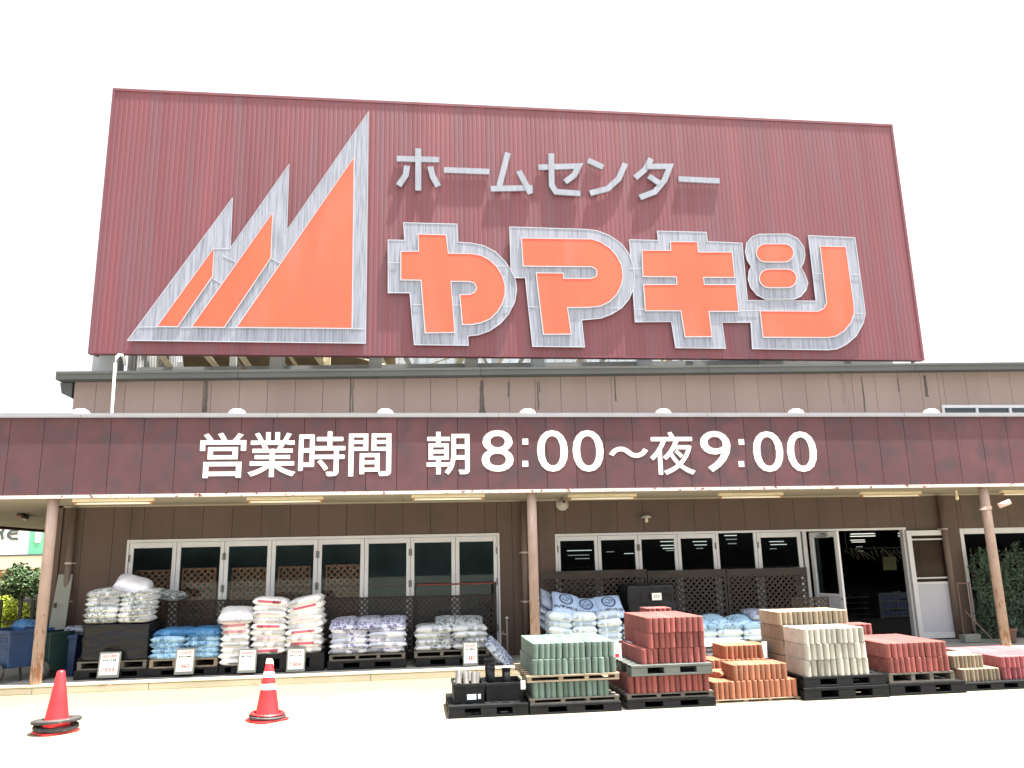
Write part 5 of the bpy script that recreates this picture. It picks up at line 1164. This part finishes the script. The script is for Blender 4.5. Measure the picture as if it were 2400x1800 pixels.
# tree
ty = 24.0; x, z = W(53, 1372, ty); t = empty('tree', (x, ty, 0), 'small round dark green tree before the neighbour store', 'tree')
leaves(MB(), (0, 0, z), (.62, .6, .72), 1700, .075, rnd).build('crown', M['leaft'], t, fix=False)
m_ = MB(); m_.tube([(.05, 0, 0), (.02, 0, z * .6), (0, 0, z + .2)], [.06, .045, .02], 8)
for q_ in range(5): m_.tube([(0, 0, z * .75), (rnd.uniform(-.45, .45), rnd.uniform(-.4, .4), z + rnd.uniform(-.1, .45))], [.03, .008], 6)
m_.build('trunk', M['bark'], t)
x, z = W(8, 1395, 27); t = empty('tree', (x, 27, 0), 'low dusty green tree at the left picture edge', 'tree'); leaves(MB(), (0, 0, z), (.8, .6, .6), 900, .08, rnd).build('crown', mat('dusty_leaf', (.17, .20, .07), .7, .3, 3, island=.4), t, fix=False); MB().tube([(0, 0, 0), (0, 0, z)], .05, 8).build('trunk', M['bark'], t)
# parked dark car roof beyond the fence
cy_ = 25.5; x0, z0 = W(-60, 1412, cy_); x1, z1 = W(52, 1396, cy_); L_ = 3.9
t = empty('parked_car', (x1 - 1.6, cy_, 0), 'dark parked car beyond the fence, mostly hidden', 'car')
zc = z1
m_ = MB(); prof_ = [(-1.95, .3), (-1.95, .75), (-1.75, .86), (-1.05, .92), (-.45, zc), (.95, zc), (1.5, .95), (1.92, .85), (1.95, .3)]; m_.prism(prof_, -.8, .8); m_.build('body', M['black'], t, bevel=.05)
m_ = MB(); m_.prism([(-.85, .95), (-.38, zc - .06), (.9, zc - .06), (1.3, .97)], -.803, -.8005); m_.build('window', mat('car_glass', (.02, .025, .03), .1), t)
for sx in (-1.25, 1.25):
    for sy in (-.72, .72):
        w_ = MB(); w_.lathe([(.0, -.09), (.2, -.09), (.31, -.08), (.31, .08), (.2, .09), (.0, .09)], 20); w_.xf(Matrix.Translation((sx, sy, .31)) @ Matrix.Rotation(R(90), 4, 'X')); w_.build('wheel', M['rubber'], t)
# neighbouring store with a RE sign
ny = 42.0
t = empty('neighbour_store', (-16, ny, 0), 'pale roadside store with green end panel and dark RE lettering', 'store')
def N(px, py): x, z = W(px, py, ny); return x + 16, z
xR = N(150, 1300)[0]; zA = N(50, 1215)[1] + 1.5; zB = N(50, 1302)[1]; zC = N(50, 1334)[1]; xG = N(67, 1270)[0]
m_ = MB(); m_.box(-14, xG - .0, 0, 6, zB + .05, zA); so_ = m_.build('sign_band', M['fwhite'], t)
m_ = MB(); m_.box(xG + .001, xR, 0, 6, zB + .05, zA); go = m_.build('green_panel', M['fgreen'], t)
m_ = MB(); x0, z1_ = N(88, 1243); x1_, z0_ = N(93, 1272); m_.prism([(x0 - .1, z1_), (x1_ + .1, z1_), (x1_ + .02, z0_), (x0 - .05, z0_)], -.02, -.002); m_.build('mark', M['fwhite'], go)
m_ = MB(); m_.box(-14, xR, -.3, 6, zB - .02, zB + .048); m_.build('ledge', M['gutter'], t)
m_ = MB(); m_.box(-14, xR, -.25, 6, zC, zB - .022); m_.build('cream_band', M['fcream'], t)
m_ = MB(); m_.box(-14, xR, 0, 6, 0, zC - .002); m_.build('brick_wall', M['fbrick'], t)
lt = MB(); stroke(lt, [N(a, b) for a, b in ((44, 1243), (28, 1243), (20, 1250), (20, 1258), (28, 1263), (43, 1263))], .11, -.03, -.004); stroke(lt, [N(22, 1252), N(42, 1250)], .10, -.036, -.005); lt.build('lettering', M['dark_ink'], so_)
lt = MB(); stroke(lt, [N(a, b) for a, b in ((-14, 1264), (-12, 1234), (2, 1233), (9, 1238), (7, 1246), (-10, 1249))], .11, -.03, -.004); stroke(lt, [N(0, 1248), N(5, 1252), N(7, 1264)], .11, -.036, -.005); lt.build('lettering', M['dark_ink'], so_)

# ================================================================ right end
rnd = random.Random(11)
yv = 13.3
x0, zt = W(2262, 1272, yv); x1, _ = W(2470, 1275, yv)
t = empty('climbing_plant', ((x0 + x1) / 2, yv, PZ), 'dense dark green climbing plant covering the far right window', 'plant')
m_ = MB(); hw = (x1 - x0) / 2
for i in range(5200):
    u = rnd.uniform(-1, 1); hgt = (zt - PZ) * (rnd.random() ** 1.25); 
    lim = .90 + .22 * noise.noise(Vector((u * 4, 1, 0)))
    if hgt > (zt - PZ) * lim: continue
    if u < -.93 - .06 * noise.noise(Vector((hgt * 3, 4, 0))): continue
    dd = .10 * noise.noise(Vector((u * 5, hgt * 4, 2)))
    p_ = Vector((u * hw, dd + rnd.uniform(-.09, .08), hgt)); s = rnd.uniform(.018, .042)
    a = Vector((rnd.uniform(-1, 1), rnd.uniform(-.5, .3), rnd.uniform(-1, .4))).normalized(); b = a.cross(Vector((rnd.uniform(-.6, .6), -1, rnd.uniform(-.2, .9)))).normalized()
    m_.add([p_ - a * s, p_ + b * s * .5, p_ + a * s, p_ - b * s * .5], [(0, 1, 2, 3)])
m_.build('foliage', M['leafd'], t, fix=False)
m_ = MB()
for i in range(14):
    u = -.75 + 1.6 * i / 13; m_.tube([(u * hw, .05, 0), (u * hw + rnd.uniform(-.05, .05), .06, .8), (u * hw + rnd.uniform(-.1, .1), .05, zt - PZ - .1)], .006, 5)
m_.build('vine', M['bark'], t)
x, y = GZ(2283, 1506, PZ); m_ = MB(); m_.box(-.15, .15, 0, .15, 0, .125); o = m_.build('concrete_block', M['bstone'], bevel=.01); o.location = (x, y, PZ); o.rotation_euler = (0, 0, .05); tag(o, 'grey concrete block on the walkway beside the right door', 'block')
(xa, za), (xb, zb_) = W(2262, 1432, 13.25), W(2326, 1492, 12.95); m_ = MB(); m_.tube([(xa, 13.25, za), (xb, 12.95, PZ + .01)], .011, 8); tag(m_.build('wooden_pole', mat('pole_brown', (.22, .14, .10), .7)), 'thin brown pole leaning beside the climbing plant', 'pole')
t = empty('hand_truck', (W(2253, 1440, 13.3)[0], 13.3, PZ), 'slim rusty tube hand truck beside the right door', 'hand truck')
ht = W(2253, 1367, 13.3)[1] - PZ; m_ = MB(); m_.tube([(0, 0, .05), (0, .0, ht)], .012, 8); m_.tube([(.22, 0, .05), (.22, 0, ht)], .012, 8); m_.tube([(-.02, 0, ht), (.24, 0, ht)], .014, 8); m_.build('frame', mat('rust_tube', (.16, .09, .075), .6), t)
for sx in (0, .22): w_ = MB(); w_.lathe([(.0, -.02), (.06, -.02), (.06, .02), (.0, .02)], 14); w_.xf(Matrix.Translation((sx, .03, .062)) @ Matrix.Rotation(R(90), 4, 'Y')); w_.build('wheel', M['rubber'], t)
x, y = GZ(2392, 1510, PZ); t = empty('flower_pot', (x, y + .25, PZ), 'dark brown flower pot at the right picture edge', 'pot'); m_ = MB(); m_.lathe([(.0, 0), (.1, 0), (.13, .2), (.145, .2), (.145, .235), (.12, .235), (.11, .19), (.0, .19)], 20); m_.build('pot', M['terra'], t); leaves(MB(), (0, 0, .42), (.2, .2, .22), 260, .04, rnd).build('foliage', M['leafd'], t, fix=False)
# thin metal stand with a hook between the left windows and the middle downpipe
x, z = W(1188, 1452, 13.2); t = empty('hose_stand', (x, 13.2, PZ), 'thin metal rod with round hook head beside the middle downpipe', 'stand'); m_ = MB(); m_.tube([(0, 0, 0), (0, 0, z - PZ)], .014, 8); m_.build('rod', M['metal'], t); m_ = MB(); m_.lathe([(.0, -.03), (.028, -.02), (.034, 0), (.028, .02), (.0, .03)], 12, (0, 0, z - PZ + .02)); m_.build('head', M['metal'], t, smooth=True)
x2, z2 = W(1176, 1482, 13.2); m_ = MB(); m_.tube([(0, -.01, .35), (x2 - x, -.03, z2 - PZ - .02), (x2 - x + .03, -.03, z2 - PZ + .02)], .009, 8); m_.build('hook', M['metal'], t)

# ================================================================ inside the shop
li0 = None; k = 0
def strip(x, y, z, ln, m, lab):
    t = empty('shop_light', (x, y, z)); a = MB(); a.box(-ln / 2, ln / 2, -.03, .03, 0, .025); a.build('tube', m, t); b = MB(); b.box(-ln / 2, ln / 2, -.05, .05, .027, .06); b.beam((0, 0, .06), (0, 0, 2.9 - z), .008); b.build('housing', M['dark'], t)
    tag(t, lab, 'ceiling light', 'lit tubes inside the shop')
data = [(1358, 1291, 30, 58, 0), (1356, 1302, 30, 50, 1), (1365, 1310, 30, 34, 1), (1430, 1294, 34, 18, 1), (1474, 1298, 34, 22, 0), (1563, 1270, 28, 32, 0), (1565, 1279, 28, 34, 0), (1568, 1286, 28, 30, 0), (1572, 1291, 28, 22, 1), (1640, 1270, 30, 34, 0), (1642, 1278, 30, 30, 0), (1640, 1286, 30, 16, 1), (1712, 1256, 26, 30, 0), (1714, 1265, 26, 26, 1), (1716, 1275, 26, 20, 1), (1820, 1270, 30, 36, 0), (1825, 1277, 30, 40, 0), (1812, 1287, 30, 16, 1), (2022, 1252, 26, 62, 0), (2022, 1257.5, 26, 64, 0), (2010, 1266.5, 32, 36, 0), (2012, 1271, 32, 34, 0), (2014, 1282, 38, 16, 1), (2016, 1292, 44, 14, 1), (2110, 1251, 26, 10, 0), (2110, 1257, 26, 9, 0)]
pos = {}
for i, (px, py, y, lp, dim) in enumerate(data):
    x, z = W(px, py, y); pane = 'first right pane' if px < 1399 else 'second right pane' if px < 1494 else 'third right pane' if px < 1590 else 'fourth right pane' if px < 1676 else 'wide fixed pane' if px < 1775 else 'narrow pane beside the doors' if px < 1900 else 'open doorway'
    pos[pane] = pos.get(pane, 0) + 1
    strip(x, y, z, lp / 1867 * y * 1.0, M['lightdim'] if dim else M['lightstrip'], f'white tube light seen through the {pane}, {ORD[pos[pane] - 1]} from top')
for i, (px0, px1, py, y, mk, l_) in enumerate(((1330, 1380, 1325, 22, 'dark', 'behind the first right pane'), (1960, 2040, 1400, 19, 'dark', 'left in the open doorway'), (2060, 2130, 1390, 18, 'dark', 'right in the open doorway'))):
    x0, z = W(px0, py, y); x1, _ = W(px1, py, y); t = empty('shelf_unit', ((x0 + x1) / 2, y, PZ - .02), 'dim stocked shelf inside the shop, ' + l_, 'shelf', 'shelves inside the shop'); w = (x1 - x0) / 2; hh = z - PZ
    for q_ in range(4): m_ = MB(); m_.box(-w, w, 0, .4, hh * q_ / 3.2 + .02, hh * q_ / 3.2 + .05); m_.build('shelf', M['gplastic'], t)
    for s in (-w, w): m_ = MB(); m_.box(s - .02, s + .02, -.001, .401, 0, hh); m_.build('upright', M['gplastic'], t)
    m_ = MB()
    for q_ in range(3):
        xx = -w + .03
        while xx < w - .12: ww = rnd.uniform(.06, .16); m_.box(xx, xx + ww - .01, .03, .3, hh * q_ / 3.2 + .051, hh * q_ / 3.2 + .051 + rnd.uniform(.1, .22)); xx += ww
    m_.build('goods', M[('gplastic', 'bplastic', 'blue')[i]], t)
# tools hanging in the doorway
for i in range(22):
    px = 1990 + i * 6.2 + rnd.uniform(-2, 2); py = 1300 + rnd.uniform(-8, 8); x, z = W(px, py, 18.5)
    m_ = MB(); m_.tube([(-.06, 0, .10), (.02, 0, 0), (.08, 0, -.10)], .011, 6); m_.lathe([(.0, .02), (.02, .015), (.02, -.015), (.0, -.02)], 8, (-.06, 0, .10))
    o = m_.build('hanging_tool', mat('tool_pale', (.16, .15, .11), .5) if i == 0 else bpy.data.materials['tool_pale']); o.location = (x, 18.5, z); o.rotation_euler = (0, rnd.uniform(-.4, .4), 0); tag(o, f'pale tool hanging in a row inside the doorway, {"" if i < 18 else "far right "}{ORD[i] if i < 18 else ORD[i - 18]}' + (' from left' if i < 18 else ' of four'), 'tool', 'tools hanging inside the doorway')
m_ = MB(); x0, z = W(1985, 1292, 18.52); x1, _ = W(2128, 1288, 18.52); m_.tube([(x0, 18.53, z + .06), (x1, 18.53, z + .06)], .012, 6); 
for xx in (x0, x1): m_.tube([(xx, 18.53, z + .06), (xx, 18.53, 2.9)], .01, 6)
tag(m_.build('hanging_rail', M['hinge']), 'dark rail holding the tools inside the doorway', 'rail')
x, z = W(2085, 1322, 18.3); m_ = MB(); m_.box(-.17, .17, 0, .006, -.14, .15); m_.box(-.17, .17, -.004, .0105, .15, .17); o = m_.build('banner', M['yellow']); o.location = (x, 18.3, z); tag(o, 'dull yellow banner hanging inside the doorway', 'banner')
bpy.data.objects.remove(_fo)
